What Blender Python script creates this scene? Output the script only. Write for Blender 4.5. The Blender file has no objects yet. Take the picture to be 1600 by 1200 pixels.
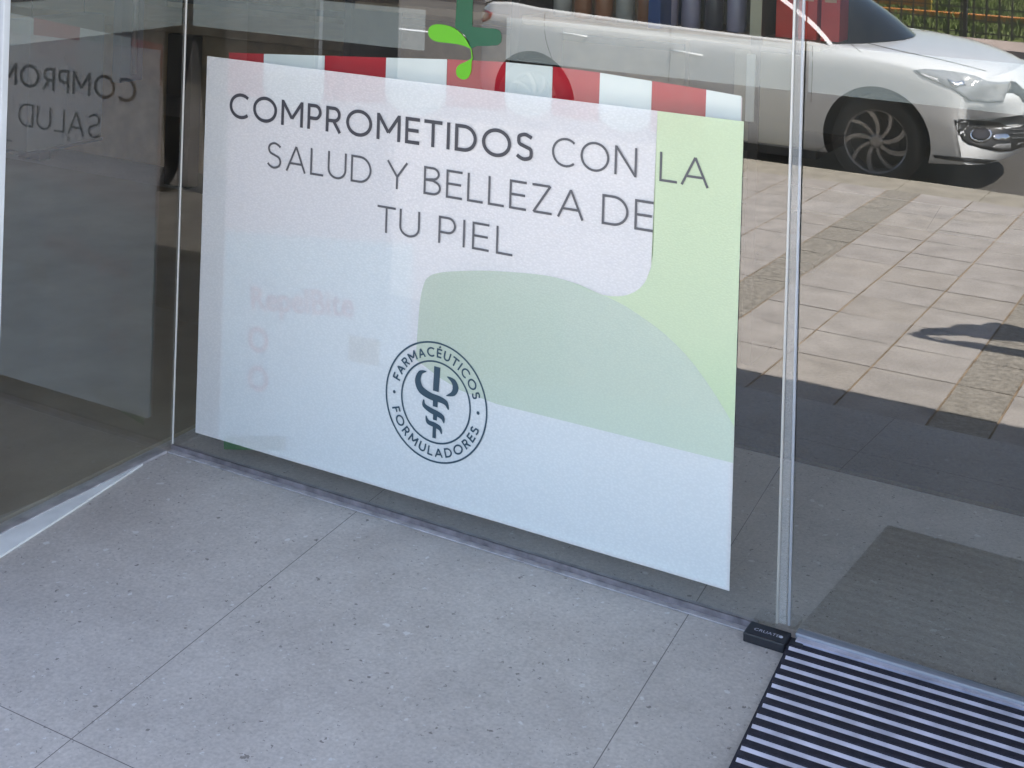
import bpy, bmesh, math, random
import numpy as np
from mathutils import Vector, Matrix
from mathutils.bvhtree import BVHTree
random.seed(7)
rng = np.random.default_rng(7)
SC = bpy.context.scene
COL = SC.collection

# ------------------------------------------------------------------ camera
F_PX, CX, CY, ROLL, YAW = 2161.2, 800.0, -203.96, 0.0313, -0.5099
CAMP = Vector((2.5808, -2.8385, 1.5964))
R_ = Vector((math.cos(YAW), -math.sin(YAW), 0))
FW = Vector((math.sin(YAW), math.cos(YAW), 0))
UP = Vector((0, 0, 1))
cam_d = bpy.data.cameras.new('camera')
cam = bpy.data.objects.new('camera', cam_d)
COL.objects.link(cam)
SC.camera = cam
cx_ = R_ * math.cos(ROLL) + UP * math.sin(ROLL)
cy_ = UP * math.cos(ROLL) - R_ * math.sin(ROLL)
m = Matrix((cx_, cy_, -FW)).transposed().to_4x4()
m.translation = CAMP
cam.matrix_world = m
cam_d.sensor_width = 36
cam_d.lens = 36 * F_PX / 1600
cam_d.shift_x = 0
cam_d.shift_y = -(600 - CY) / 1600
cam_d.clip_start = 0.02
cam_d.clip_end = 600

# ------------------------------------------------------------------ light
SUN_TO = Vector((1.26, 0.0, 1.83)).normalized()
ELEV = math.asin(SUN_TO.z)
ROT = math.atan2(SUN_TO.x, SUN_TO.y)
w = bpy.data.worlds.new('World')
SC.world = w
w.use_nodes = True
nt = w.node_tree
sky = nt.nodes.new('ShaderNodeTexSky')
sky.sky_type = 'NISHITA'
sky.sun_disc = False
sky.sun_elevation = ELEV
sky.sun_rotation = ROT
bg = nt.nodes['Background']
nt.links.new(sky.outputs['Color'], bg.inputs['Color'])
bg.inputs['Strength'].default_value = 0.13
sl = bpy.data.lights.new('sun', 'SUN')
sl.energy = 5.0
sl.angle = math.radians(0.5)
sl.color = (1.0, 0.95, 0.88)
so = bpy.data.objects.new('sun', sl)
COL.objects.link(so)
so.rotation_euler = (-SUN_TO).to_track_quat('-Z', 'Y').to_euler()
SC.view_settings.view_transform = 'Standard'
SC.view_settings.look = 'None'
SC.view_settings.gamma = 1
SC.view_settings.exposure = 2.27
SC.cycles.max_bounces = 10
SC.cycles.transparent_max_bounces = 16
SC.cycles.glossy_bounces = 6
SC.cycles.caustics_reflective = False
SC.cycles.caustics_refractive = False

# ------------------------------------------------------------------ helpers
def px_ray(px):
    dx, dy = px[0] - CX, px[1] - CY
    c, s = math.cos(ROLL), math.sin(ROLL)
    u = (c * dx + s * dy) / F_PX
    v = -(-s * dx + c * dy) / F_PX
    return R_ * u + UP * v + FW

def on_y(px, y=0.0):
    d = px_ray(px)
    t = (y - CAMP.y) / d.y
    p = CAMP + d * t
    return (p.x, p.z)

def on_x(px, x=0.0):
    d = px_ray(px)
    t = (x - CAMP.x) / d.x
    p = CAMP + d * t
    return (p.y, p.z)

MAT = {}
def nn(nt, t, **kw):
    n = nt.nodes.new(t)
    for k, v in kw.items():
        setattr(n, k, v)
    return n

def mat(name, col, rough=0.6, metal=0.0, spec=0.5, noise=0.0, nscale=20.0, bump=0.0, bscale=80.0, coat=0.0):
    if name in MAT:
        return MAT[name]
    M = bpy.data.materials.new(name)
    M.use_nodes = True
    t = M.node_tree
    p = t.nodes['Principled BSDF']
    p.inputs['Base Color'].default_value = (*col, 1)
    p.inputs['Roughness'].default_value = rough
    p.inputs['Metallic'].default_value = metal
    p.inputs['Specular IOR Level'].default_value = spec
    p.inputs['Coat Weight'].default_value = coat
    p.inputs['Coat Roughness'].default_value = 0.03
    tc = nn(t, 'ShaderNodeTexCoord')
    if noise > 0:
        n = nn(t, 'ShaderNodeTexNoise')
        n.inputs['Scale'].default_value = nscale
        n.inputs['Detail'].default_value = 6
        t.links.new(tc.outputs['Object'], n.inputs['Vector'])
        r = nn(t, 'ShaderNodeValToRGB')
        r.color_ramp.elements[0].position = 0.3
        r.color_ramp.elements[1].position = 0.7
        r.color_ramp.elements[0].color = (*[max(0, c * (1 - noise)) for c in col], 1)
        r.color_ramp.elements[1].color = (*[min(1, c * (1 + noise)) for c in col], 1)
        t.links.new(n.outputs['Fac'], r.inputs['Fac'])
        t.links.new(r.outputs['Color'], p.inputs['Base Color'])
    if bump > 0:
        n = nn(t, 'ShaderNodeTexNoise')
        n.inputs['Scale'].default_value = bscale
        n.inputs['Detail'].default_value = 5
        t.links.new(tc.outputs['Object'], n.inputs['Vector'])
        b = nn(t, 'ShaderNodeBump')
        b.inputs['Strength'].default_value = bump
        b.inputs['Distance'].default_value = 0.01
        t.links.new(n.outputs['Fac'], b.inputs['Height'])
        t.links.new(b.outputs['Normal'], p.inputs['Normal'])
    MAT[name] = M
    return M

def glass_mat(name, r0=0.13, tint=(0.95, 0.955, 0.935), reflect=True):
    M = bpy.data.materials.new(name)
    M.use_nodes = True
    t = M.node_tree
    t.nodes.remove(t.nodes['Principled BSDF'])
    out = t.nodes['Material Output']
    tr = nn(t, 'ShaderNodeBsdfTransparent')
    tr.inputs['Color'].default_value = (*tint, 1)
    if not reflect:
        t.links.new(tr.outputs[0], out.inputs['Surface'])
        return M
    gl = nn(t, 'ShaderNodeBsdfGlossy')
    gl.inputs['Roughness'].default_value = 0.0
    gl.inputs['Color'].default_value = (1, 1, 1, 1)
    geo = nn(t, 'ShaderNodeNewGeometry')
    dot = nn(t, 'ShaderNodeVectorMath', operation='DOT_PRODUCT')
    t.links.new(geo.outputs['Normal'], dot.inputs[0])
    t.links.new(geo.outputs['Incoming'], dot.inputs[1])
    ab = nn(t, 'ShaderNodeMath', operation='ABSOLUTE')
    t.links.new(dot.outputs['Value'], ab.inputs[0])
    om = nn(t, 'ShaderNodeMath', operation='SUBTRACT')
    om.inputs[0].default_value = 1
    t.links.new(ab.outputs[0], om.inputs[1])
    pw = nn(t, 'ShaderNodeMath', operation='POWER')
    pw.inputs[1].default_value = 5
    t.links.new(om.outputs[0], pw.inputs[0])
    ma = nn(t, 'ShaderNodeMath', operation='MULTIPLY_ADD')
    ma.inputs[1].default_value = 1 - r0
    ma.inputs[2].default_value = r0
    t.links.new(pw.outputs[0], ma.inputs[0])
    mx = nn(t, 'ShaderNodeMixShader')
    t.links.new(ma.outputs[0], mx.inputs['Fac'])
    t.links.new(tr.outputs[0], mx.inputs[1])
    t.links.new(gl.outputs[0], mx.inputs[2])
    tc = nn(t, 'ShaderNodeTexCoord')
    wv = nn(t, 'ShaderNodeTexNoise'); wv.inputs['Scale'].default_value = 2.6; wv.inputs['Detail'].default_value = 1
    t.links.new(tc.outputs['Object'], wv.inputs['Vector'])
    bp = nn(t, 'ShaderNodeBump'); bp.inputs['Strength'].default_value = 1.0; bp.inputs['Distance'].default_value = 0.00010
    t.links.new(wv.outputs['Fac'], bp.inputs['Height']); t.links.new(bp.outputs['Normal'], gl.inputs['Normal'])
    mp = nn(t, 'ShaderNodeMapping'); mp.inputs['Scale'].default_value = (5, 5, 1.2)
    t.links.new(tc.outputs['Object'], mp.inputs['Vector'])
    n1 = nn(t, 'ShaderNodeTexNoise'); n1.inputs['Scale'].default_value = 1.6; n1.inputs['Detail'].default_value = 7; n1.inputs['Roughness'].default_value = 0.62
    t.links.new(mp.outputs[0], n1.inputs['Vector'])
    n2 = nn(t, 'ShaderNodeTexNoise'); n2.inputs['Scale'].default_value = 900; n2.inputs['Detail'].default_value = 1
    t.links.new(tc.outputs['Object'], n2.inputs['Vector'])
    r1 = nn(t, 'ShaderNodeMapRange'); r1.inputs[1].default_value = 0.42; r1.inputs[2].default_value = 0.75; r1.inputs[3].default_value = 0.003; r1.inputs[4].default_value = 0.026
    t.links.new(n1.outputs['Fac'], r1.inputs[0])
    r2 = nn(t, 'ShaderNodeMapRange'); r2.inputs[1].default_value = 0.60; r2.inputs[2].default_value = 0.80; r2.inputs[3].default_value = 0.0; r2.inputs[4].default_value = 0.04
    t.links.new(n2.outputs['Fac'], r2.inputs[0])
    ad = nn(t, 'ShaderNodeMath', operation='ADD'); t.links.new(r1.outputs[0], ad.inputs[0]); t.links.new(r2.outputs[0], ad.inputs[1])
    df = nn(t, 'ShaderNodeBsdfDiffuse'); df.inputs['Color'].default_value = (0.62, 0.58, 0.50, 1)
    m2 = nn(t, 'ShaderNodeMixShader')
    t.links.new(ad.outputs[0], m2.inputs['Fac']); t.links.new(mx.outputs[0], m2.inputs[1]); t.links.new(df.outputs[0], m2.inputs[2])
    t.links.new(m2.outputs[0], out.inputs['Surface'])
    return M

def see_through(name, col, clear, rough=0.5, bump=0.0, bscale=300, spec=0.4, stretch=None, ramp=None):
    """printed vinyl / frosted film: partly lets light through"""
    M = mat(name, col, rough, spec=spec)
    t = M.node_tree
    p = t.nodes['Principled BSDF']
    out = t.nodes['Material Output']
    tr = nn(t, 'ShaderNodeBsdfTransparent')
    mx = nn(t, 'ShaderNodeMixShader')
    mx.inputs['Fac'].default_value = clear
    t.links.new(p.outputs[0], mx.inputs[1])
    t.links.new(tr.outputs[0], mx.inputs[2])
    t.links.new(mx.outputs[0], out.inputs['Surface'])
    tc = t.nodes['Texture Coordinate'] if 'Texture Coordinate' in t.nodes else nn(t, 'ShaderNodeTexCoord')
    if ramp:   # print gradient along a direction of the sheet: (direction, offset, [(pos,col)...])
        dr, off, stops = ramp
        vm = nn(t, 'ShaderNodeVectorMath', operation='DOT_PRODUCT')
        vm.inputs[1].default_value = dr
        t.links.new(tc.outputs['Object'], vm.inputs[0])
        ad = nn(t, 'ShaderNodeMath', operation='ADD')
        ad.inputs[1].default_value = off
        t.links.new(vm.outputs['Value'], ad.inputs[0])
        cr = nn(t, 'ShaderNodeValToRGB')
        els = cr.color_ramp.elements
        while len(els) < len(stops):
            els.new(0.5)
        for e, (po, c) in zip(els, stops):
            e.position = po
            e.color = (*c, 1)
        t.links.new(ad.outputs[0], cr.inputs['Fac'])
        t.links.new(cr.outputs['Color'], p.inputs['Base Color'])
    if bump > 0:
        v = nn(t, 'ShaderNodeTexVoronoi')
        v.inputs['Scale'].default_value = bscale
        mp = nn(t, 'ShaderNodeMapping')
        mp.inputs['Rotation'].default_value = (0, 0.5, 0)
        mp.inputs['Scale'].default_value = stretch or (1, 1, 1)
        t.links.new(tc.outputs['Object'], mp.inputs['Vector'])
        t.links.new(mp.outputs[0], v.inputs['Vector'])
        nz = nn(t, 'ShaderNodeTexNoise')
        nz.inputs['Scale'].default_value = 3.0
        t.links.new(tc.outputs['Object'], nz.inputs['Vector'])
        ad = nn(t, 'ShaderNodeMath', operation='MULTIPLY_ADD')
        ad.inputs[1].default_value = 1.0
        t.links.new(v.outputs['Distance'], ad.inputs[0])
        sc = nn(t, 'ShaderNodeMath', operation='MULTIPLY')
        sc.inputs[1].default_value = 2.0
        t.links.new(nz.outputs['Fac'], sc.inputs[0])
        t.links.new(sc.outputs[0], ad.inputs[2])
        if stretch:
            cm = nn(t, 'ShaderNodeMapRange'); cm.inputs[1].default_value = 0.15; cm.inputs[2].default_value = 0.65; cm.inputs[3].default_value = clear * .93; cm.inputs[4].default_value = min(.9, clear * 1.08)
            t.links.new(v.outputs['Distance'], cm.inputs[0]); t.links.new(cm.outputs[0], mx.inputs['Fac'])
        b = nn(t, 'ShaderNodeBump')
        b.inputs['Strength'].default_value = bump
        b.inputs['Distance'].default_value = 0.002
        t.links.new(ad.outputs[0], b.inputs['Height'])
        if stretch:
            sz = nn(t, 'ShaderNodeSeparateXYZ'); t.links.new(tc.outputs['Object'], sz.inputs[0])
            mr = nn(t, 'ShaderNodeMapRange'); mr.inputs[1].default_value = 0.35; mr.inputs[2].default_value = 0.85; mr.inputs[3].default_value = bump * .12; mr.inputs[4].default_value = bump
            t.links.new(sz.outputs['Z'], mr.inputs[0]); t.links.new(mr.outputs[0], b.inputs['Strength'])
        t.links.new(b.outputs['Normal'], p.inputs['Normal'])
    return M

def link(name, bm, material, parent=None, smooth=False):
    me = bpy.data.meshes.new(name)
    bm.to_mesh(me)
    bm.free()
    return link_mesh(name, me, material, parent, smooth)

def link_mesh(name, me, material, parent=None, smooth=False):
    o = bpy.data.objects.new(name, me)
    COL.objects.link(o)
    if parent:
        o.parent = parent
    if material is not None:
        for mm in (material if isinstance(material, (list, tuple)) else [material]):
            me.materials.append(mm)
    if smooth:
        for p in me.polygons:
            p.use_smooth = True
    return o

def tag(o, label=None, cat=None, group=None, kind=None):
    if label: o['label'] = label
    if cat: o['category'] = cat
    if group: o['group'] = group
    if kind: o['kind'] = kind
    return o

def thing(name, label, cat, loc=(0, 0, 0), group=None, rz=0.0):
    o = bpy.data.objects.new(name, None)
    o.empty_display_size = 0.05
    COL.objects.link(o)
    o.location = loc
    o.rotation_euler = (0, 0, rz)
    return tag(o, label, cat, group)

def box(bm, x0, x1, y0, y1, z0, z1, mi=0):
    vs = [bm.verts.new(p) for p in ((x0, y0, z0), (x1, y0, z0), (x1, y1, z0), (x0, y1, z0),
                                    (x0, y0, z1), (x1, y0, z1), (x1, y1, z1), (x0, y1, z1))]
    fs = []
    for q in ((3, 2, 1, 0), (4, 5, 6, 7), (0, 1, 5, 4), (1, 2, 6, 5), (2, 3, 7, 6), (3, 0, 4, 7)):
        f = bm.faces.new([vs[i] for i in q])
        f.material_index = mi
        fs.append(f)
    return fs   # bottom, top, -y, +x, +y, -x

def bevel(bm, w=0.003, seg=2):
    bmesh.ops.bevel(bm, geom=bm.edges[:], offset=w, segments=seg, affect='EDGES', profile=0.6)

def bxo(name, dims, material, parent=None, bv=0.0):
    bm = bmesh.new()
    box(bm, *dims)
    if bv: bevel(bm, bv)
    return link(name, bm, material, parent)

def tube(bm, pts, rads, n=10, cap=True):
    rings = []
    for i, p in enumerate(pts):
        p = Vector(p)
        a = Vector(pts[max(0, i - 1)]); b = Vector(pts[min(len(pts) - 1, i + 1)])
        d = (b - a).normalized()
        u = d.orthogonal().normalized() if i == 0 else (uu - d * uu.dot(d)).normalized()
        uu = u
        v = d.cross(u)
        r = rads[i] if isinstance(rads, (list, tuple)) else rads
        rings.append([bm.verts.new(p + (u * math.cos(2 * math.pi * k / n) + v * math.sin(2 * math.pi * k / n)) * r) for k in range(n)])
    for a, b in zip(rings, rings[1:]):
        for k in range(n):
            bm.faces.new((a[k], a[(k + 1) % n], b[(k + 1) % n], b[k]))
    if cap:
        bm.faces.new(rings[0][::-1]); bm.faces.new(rings[-1])

def lathe(bm, prof, axis='z', c=(0, 0, 0), n=24):
    rings = []
    for r, h in prof:
        ring = []
        for k in range(n):
            a = 2 * math.pi * k / n
            if axis == 'z': p = (c[0] + r * math.cos(a), c[1] + r * math.sin(a), c[2] + h)
            else: p = (c[0] + r * math.cos(a), c[1] + h, c[2] + r * math.sin(a))
            ring.append(bm.verts.new(p))
        rings.append(ring)
    for a, b in zip(rings, rings[1:]):
        for k in range(n):
            bm.faces.new((a[k], a[(k + 1) % n], b[(k + 1) % n], b[k]))
    return rings

def flat(bm, xz, y, front=True):
    """polygon on a sheet at depth y, facing -y"""
    area = sum(xz[i][0] * xz[(i + 1) % len(xz)][1] - xz[(i + 1) % len(xz)][0] * xz[i][1] for i in range(len(xz)))
    if area < 0: xz = xz[::-1]
    f = bm.faces.new([bm.verts.new((x, y, z)) for x, z in xz])
    if len(xz) > 4:
        bmesh.ops.triangulate(bm, faces=[f])
    return f

def catmull(pts, n=8, closed=False):
    pts = [np.array(p, float) for p in pts]
    out = []
    N = len(pts)
    rg = range(N if closed else N - 1)
    for i in rg:
        if closed: p0, p1, p2, p3 = pts[i - 1], pts[i], pts[(i + 1) % N], pts[(i + 2) % N]
        else: p0, p1, p2, p3 = pts[max(i - 1, 0)], pts[i], pts[i + 1], pts[min(i + 2, N - 1)]
        for k in range(n):
            t = k / n
            out.append(0.5 * (2 * p1 + (p2 - p0) * t + (2 * p0 - 5 * p1 + 4 * p2 - p3) * t * t + (3 * p1 - p0 - 3 * p2 + p3) * t ** 3))
    if not closed: out.append(pts[-1])
    return out

def ribbon(bm, pts, wid, y, mapf=lambda p: p):
    """stroke of given width (number or list) in a sheet's plane"""
    P = [np.array(p, float) for p in pts]
    n = len(P)
    closed = np.linalg.norm(P[0] - P[-1]) < 1e-9
    if closed: P = P[:-1]; n -= 1
    L, R = [], []
    for i in range(n):
        if closed: a, b, c = P[i - 1], P[i], P[(i + 1) % n]
        else: a, b, c = P[max(i - 1, 0)], P[i], P[min(i + 1, n - 1)]
        d1 = (b - a) if np.linalg.norm(b - a) > 0 else (c - b)
        d2 = (c - b) if np.linalg.norm(c - b) > 0 else (b - a)
        d1 = d1 / np.linalg.norm(d1); d2 = d2 / np.linalg.norm(d2)
        n1 = np.array((-d1[1], d1[0])); n2 = np.array((-d2[1], d2[0]))
        mm = n1 + n2
        mm = mm / max(np.linalg.norm(mm), 1e-6)
        k = 1 / max(mm @ n1, 0.35)
        ww = wid[i] if isinstance(wid, (list, tuple, np.ndarray)) else wid
        L.append(b + mm * ww / 2 * k); R.append(b - mm * ww / 2 * k)
    vl = [bm.verts.new((mapf(p)[0], y, mapf(p)[1])) for p in L]
    vr = [bm.verts.new((mapf(p)[0], y, mapf(p)[1])) for p in R]
    for i in range(n if closed else n - 1):
        j = (i + 1) % n
        f = bm.faces.new((vl[i], vr[i], vr[j], vl[j]))
        f.normal_update()
        if f.normal.y > 0: f.normal_flip()

def arc(cx, cy, rx, ry, a0, a1, n=22):
    return [(cx + rx * math.cos(math.radians(a0 + (a1 - a0) * k / n)), cy + ry * math.sin(math.radians(a0 + (a1 - a0) * k / n))) for k in range(n + 1)]

# capital letters as strokes; box height 1, width given
def glyph(ch, h):
    """h = half stroke width in letter heights; centre lines stay h inside the box"""
    t, b = 1 - h, h
    if ch == 'C': return 0.88, [arc(0.52, 0.5, 0.52 - h, 0.52 - h, 48, 312)]
    if ch == 'O': return 1.06, [arc(0.53, 0.5, 0.53 - h, 0.52 - h, 0, 360, 40)]
    if ch == 'M': return 0.94, [[(h, 0), (h, 1)], [(h, 1 - h * .6), (0.47, 0.30)], [(0.47, 0.30), (0.94 - h, 1 - h * .6)], [(0.94 - h, 1), (0.94 - h, 0)]]
    if ch == 'P': return 0.60, [[(h, 0), (h, 1)], [(h, t), (0.33, t)] + arc(0.33, 0.685, 0.27 - h, 0.315 - h, 90, -90, 14)[1:] + [(h, 0.37 + h)]]
    if ch == 'R': return 0.66, [[(h, 0), (h, 1)], [(h, t), (0.34, t)] + arc(0.34, 0.69, 0.28 - h, 0.31 - h, 90, -90, 14)[1:] + [(h, 0.38 + h)], [(0.32, 0.38 + h), (0.66 - h, 0)]]
    if ch == 'E': return 0.56, [[(h, 0), (h, 1)], [(h, t), (0.56, t)], [(h, 0.51), (0.52, 0.51)], [(h, b), (0.56, b)]]
    if ch == 'F': return 0.54, [[(h, 0), (h, 1)], [(h, t), (0.54, t)], [(h, 0.49), (0.50, 0.49)]]
    if ch == 'T': return 0.68, [[(0.34, 0), (0.34, 1)], [(0, t), (0.68, t)]]
    if ch == 'I': return 2 * h, [[(h, 0), (h, 1)]]
    if ch == 'D': return 0.82, [[(h, 0), (h, 1)], [(h, t), (0.34, t)] + arc(0.34, 0.5, 0.48 - h, 0.5 - h, 90, -90, 24)[1:] + [(h, b)]]
    if ch == 'S':
        c = catmull([(0.56 - h * .3, 0.84), (0.46, 0.95 - h), (0.30, 1.01 - h), (0.12, 0.93 - h * .8), (h + .02, 0.76), (0.12, 0.60), (0.31, 0.515), (0.50, 0.43),
                     (0.60 - h, 0.26), (0.49, 0.08 + h * .7), (0.29, -0.01 + h), (0.12, 0.05 + h), (0.02 + h * .3, 0.18)], 5)
        return 0.62, [[tuple(p) for p in c]]
    if ch == 'N': return 0.80, [[(h, 0), (h, 1)], [(h, 1 - h * .4), (0.80 - h, h * .4)], [(0.80 - h, 0), (0.80 - h, 1)]]
    if ch == 'L': return 0.54, [[(h, 1), (h, 0)], [(h, b), (0.54, b)]]
    if ch == 'A': return 0.84, [[(h * .9, 0), (0.42, 1 - h)], [(0.42, 1 - h), (0.84 - h * .9, 0)], [(0.18, 0.31), (0.66, 0.31)]]
    if ch == 'U': return 0.76, [[(h, 1), (h, 0.36)] + arc(0.38, 0.36, 0.38 - h, 0.37 - h, 180, 360, 20)[1:] + [(0.76 - h, 1)]]
    if ch == 'Y': return 0.72, [[(h * .9, 1), (0.36, 0.44)], [(0.72 - h * .9, 1), (0.36, 0.44)], [(0.36, 0.47), (0.36, 0)]]
    if ch == 'B': return 0.62, [[(h, 0), (h, 1)], [(h, t), (0.32, t)] + arc(0.32, 0.76, 0.24 - h * .9, 0.24 - h, 90, -90, 12)[1:] + [(h, 0.52)],
                                [(h, 0.52), (0.33, 0.52)] + arc(0.33, 0.26 + h * .25, 0.29 - h, 0.26 - h * .75, 90, -90, 12)[1:] + [(h, b)]]
    if ch == 'Z': return 0.66, [[(0.02, t), (0.62 - h, t)], [(0.64 - h, t + h * .3), (0.03 + h, b - h * .3)], [(0.04 + h, b), (0.66, b)]]
    if ch == 'É':
        wd, st = glyph('E', h)
        return wd, st + [[(0.22, 1.10), (0.40, 1.26)]]
    return 0.35, []

def layout(txt, sw, gap):
    x, out = 0.0, []
    for ch in txt:
        wd, st = glyph(ch, sw / 2)
        out.append((x, wd, st))
        x += wd + gap
    return out, x - gap

def word(name, txt, x0, x1, zb, zt, sw, material, parent, y, gap=0.17):
    lay, tot = layout(txt, sw, gap)
    H = zt - zb
    kx = (x1 - x0) / tot
    bm = bmesh.new()
    i = 0
    for ox, wd, sts in lay:
        for st in sts:
            # centre-line coordinates to sheet coordinates; strokes get their width after the mapping
            pts = [(x0 + (ox + p[0]) * kx, zb + p[1] * H) for p in st]
            ribbon(bm, pts, sw * H, y - 0.00006 * (i % 5))
            i += 1
    return link(name, bm, material, parent)

def arc_word(bm, txt, c, rad, H, a_mid, a_span, sw, y, inward=False, gap=0.2):
    lay, tot = layout(txt, sw, gap)
    i = 0
    sc = a_span / tot
    for ox, wd, sts in lay:
        for st in sts:
            def mp(p):
                u = ox + p[0] - tot / 2
                if not inward:
                    a = a_mid - u * sc; r = rad + (p[1]) * H
                else:
                    a = a_mid + u * sc; r = rad + (1 - p[1]) * H
                return (c[0] + r * math.cos(a), c[1] + r * math.sin(a))
            dense = []
            for p, q in zip(st, st[1:]):
                for k in range(3): dense.append((p[0] + (q[0] - p[0]) * k / 3, p[1] + (q[1] - p[1]) * k / 3))
            dense.append(st[-1])
            ribbon(bm, [mp(p) for p in dense], sw * H, y - 0.00006 * (i % 5))
            i += 1

def spline1(xs, ys):
    xs = np.array(xs, float); ys = np.array(ys, float)
    d = np.gradient(ys, xs)
    def f(x):
        x = np.clip(x, xs[0], xs[-1])
        i = np.clip(np.searchsorted(xs, x) - 1, 0, len(xs) - 2)
        hh = xs[i + 1] - xs[i]; t = (x - xs[i]) / hh
        return (2 * t**3 - 3 * t**2 + 1) * ys[i] + (t**3 - 2 * t**2 + t) * hh * d[i] + (-2 * t**3 + 3 * t**2) * ys[i + 1] + (t**3 - t**2) * hh * d[i + 1]
    return f

# ------------------------------------------------------------------ surfaces' materials
def tile_floor_mat():
    M = mat('grey_floor_tile', (0.33, 0.335, 0.35), 0.5, spec=0.4)
    t = M.node_tree
    p = t.nodes['Principled BSDF']
    tc = t.nodes['Texture Coordinate']
    L = t.links
    n1 = nn(t, 'ShaderNodeTexNoise'); n1.inputs['Scale'].default_value = 5.0; n1.inputs['Detail'].default_value = 10; n1.inputs['Roughness'].default_value = 0.72
    L.new(tc.outputs['Object'], n1.inputs['Vector'])
    r1 = nn(t, 'ShaderNodeValToRGB')
    r1.color_ramp.elements[0].position = 0.3; r1.color_ramp.elements[0].color = (0.42, 0.378, 0.347, 1)
    r1.color_ramp.elements[1].position = 0.72; r1.color_ramp.elements[1].color = (0.545, 0.495, 0.455, 1)
    L.new(n1.outputs['Fac'], r1.inputs['Fac'])
    n2 = nn(t, 'ShaderNodeTexNoise'); n2.inputs['Scale'].default_value = 140; n2.inputs['Detail'].default_value = 3
    L.new(tc.outputs['Object'], n2.inputs['Vector'])
    g = nn(t, 'ShaderNodeMix', data_type='RGBA', blend_type='OVERLAY'); g.inputs['Factor'].default_value = 0.42
    L.new(r1.outputs['Color'], g.inputs[6]); L.new(n2.outputs['Color'], g.inputs[7])
    bw = nn(t, 'ShaderNodeRGBToBW'); L.new(n2.outputs['Color'], bw.inputs[0]); L.new(bw.outputs[0], g.inputs[7])
    col = g.outputs[2]
    def specks(col, scale, size, seed, c, dens):
        mp = nn(t, 'ShaderNodeMapping'); mp.inputs['Location'].default_value = (seed, seed * 1.7, 0); mp.inputs['Scale'].default_value = (1, 1, 0.0)
        L.new(tc.outputs['Object'], mp.inputs['Vector'])
        wn = nn(t, 'ShaderNodeTexNoise'); wn.inputs['Scale'].default_value = scale * 1.7; wn.inputs['Detail'].default_value = 2
        L.new(mp.outputs[0], wn.inputs['Vector'])
        ad = nn(t, 'ShaderNodeMix', data_type='VECTOR'); ad.inputs['Factor'].default_value = 0.02
        L.new(mp.outputs[0], ad.inputs[4]); L.new(wn.outputs['Color'], ad.inputs[5])
        v = nn(t, 'ShaderNodeTexVoronoi'); v.inputs['Scale'].default_value = scale; v.inputs['Randomness'].default_value = 1
        L.new(ad.outputs[1], v.inputs['Vector'])
        # random size per cell, most cells empty
        sp = nn(t, 'ShaderNodeSeparateColor'); L.new(v.outputs['Color'], sp.inputs[0])
        th = nn(t, 'ShaderNodeMapRange'); th.inputs[1].default_value = 1 - dens; th.inputs[2].default_value = 1; th.inputs[3].default_value = 0; th.inputs[4].default_value = size
        L.new(sp.outputs[0], th.inputs[0])
        lt = nn(t, 'ShaderNodeMath', operation='LESS_THAN'); L.new(v.outputs['Distance'], lt.inputs[0]); L.new(th.outputs[0], lt.inputs[1])
        fd = nn(t, 'ShaderNodeMath', operation='MULTIPLY'); fd.inputs[1].default_value = 0.75; L.new(lt.outputs[0], fd.inputs[0])
        mx = nn(t, 'ShaderNodeMix', data_type='RGBA'); L.new(fd.outputs[0], mx.inputs['Factor'])
        L.new(col, mx.inputs[6]); mx.inputs[7].default_value = (*c, 1)
        return mx.outputs[2]
    col = specks(col, 92, 0.27, 3.1, (0.17, 0.155, 0.15), 0.40)
    col = specks(col, 46, 0.22, 8.7, (0.13, 0.11, 0.10), 0.20)
    col = specks(col, 38, 0.26, 5.3, (0.66, 0.64, 0.62), 0.15)
    col = specks(col, 80, 0.30, 1.3, (0.62, 0.61, 0.60), 0.22)
    # faint brown stains and scuffs
    n3 = nn(t, 'ShaderNodeTexNoise'); n3.inputs['Scale'].default_value = 1.9; n3.inputs['Detail'].default_value = 5; n3.inputs['Distortion'].default_value = 0.8
    L.new(tc.outputs['Object'], n3.inputs['Vector'])
    m3 = nn(t, 'ShaderNodeMapRange'); m3.inputs[1].default_value = 0.56; m3.inputs[2].default_value = 0.78; m3.inputs[3].default_value = 0; m3.inputs[4].default_value = 0.28
    L.new(n3.outputs['Fac'], m3.inputs[0])
    x3 = nn(t, 'ShaderNodeMix', data_type='RGBA'); L.new(m3.outputs[0], x3.inputs['Factor']); L.new(col, x3.inputs[6]); x3.inputs[7].default_value = (0.30, 0.245, 0.215, 1)
    col = x3.outputs[2]
    # tile joints, slightly skewed to the glass
    sx = nn(t, 'ShaderNodeSeparateXYZ'); L.new(tc.outputs['Object'], sx.inputs[0])
    xp = nn(t, 'ShaderNodeMath', operation='MULTIPLY_ADD'); xp.inputs[1].default_value = 0.0854; L.new(sx.outputs['Y'], xp.inputs[0]); L.new(sx.outputs['X'], xp.inputs[2])
    def joint(val, off, per, wd):
        a = nn(t, 'ShaderNodeMath', operation='SUBTRACT'); a.inputs[1].default_value = off - 50 * per; L.new(val, a.inputs[0])
        md = nn(t, 'ShaderNodeMath', operation='MODULO'); md.inputs[1].default_value = per; L.new(a.outputs[0], md.inputs[0])
        lt = nn(t, 'ShaderNodeMath', operation='LESS_THAN'); lt.inputs[1].default_value = wd; L.new(md.outputs[0], lt.inputs[0])
        return lt.outputs[0]
    j1 = joint(xp.outputs[0], 0.6197, 0.8765, 0.0021)
    j2 = joint(sx.outputs['Y'], -1.0215, 2.6, 0.0021)
    mxx = nn(t, 'ShaderNodeMath', operation='MAXIMUM'); L.new(j1, mxx.inputs[0]); L.new(j2, mxx.inputs[1])
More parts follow.
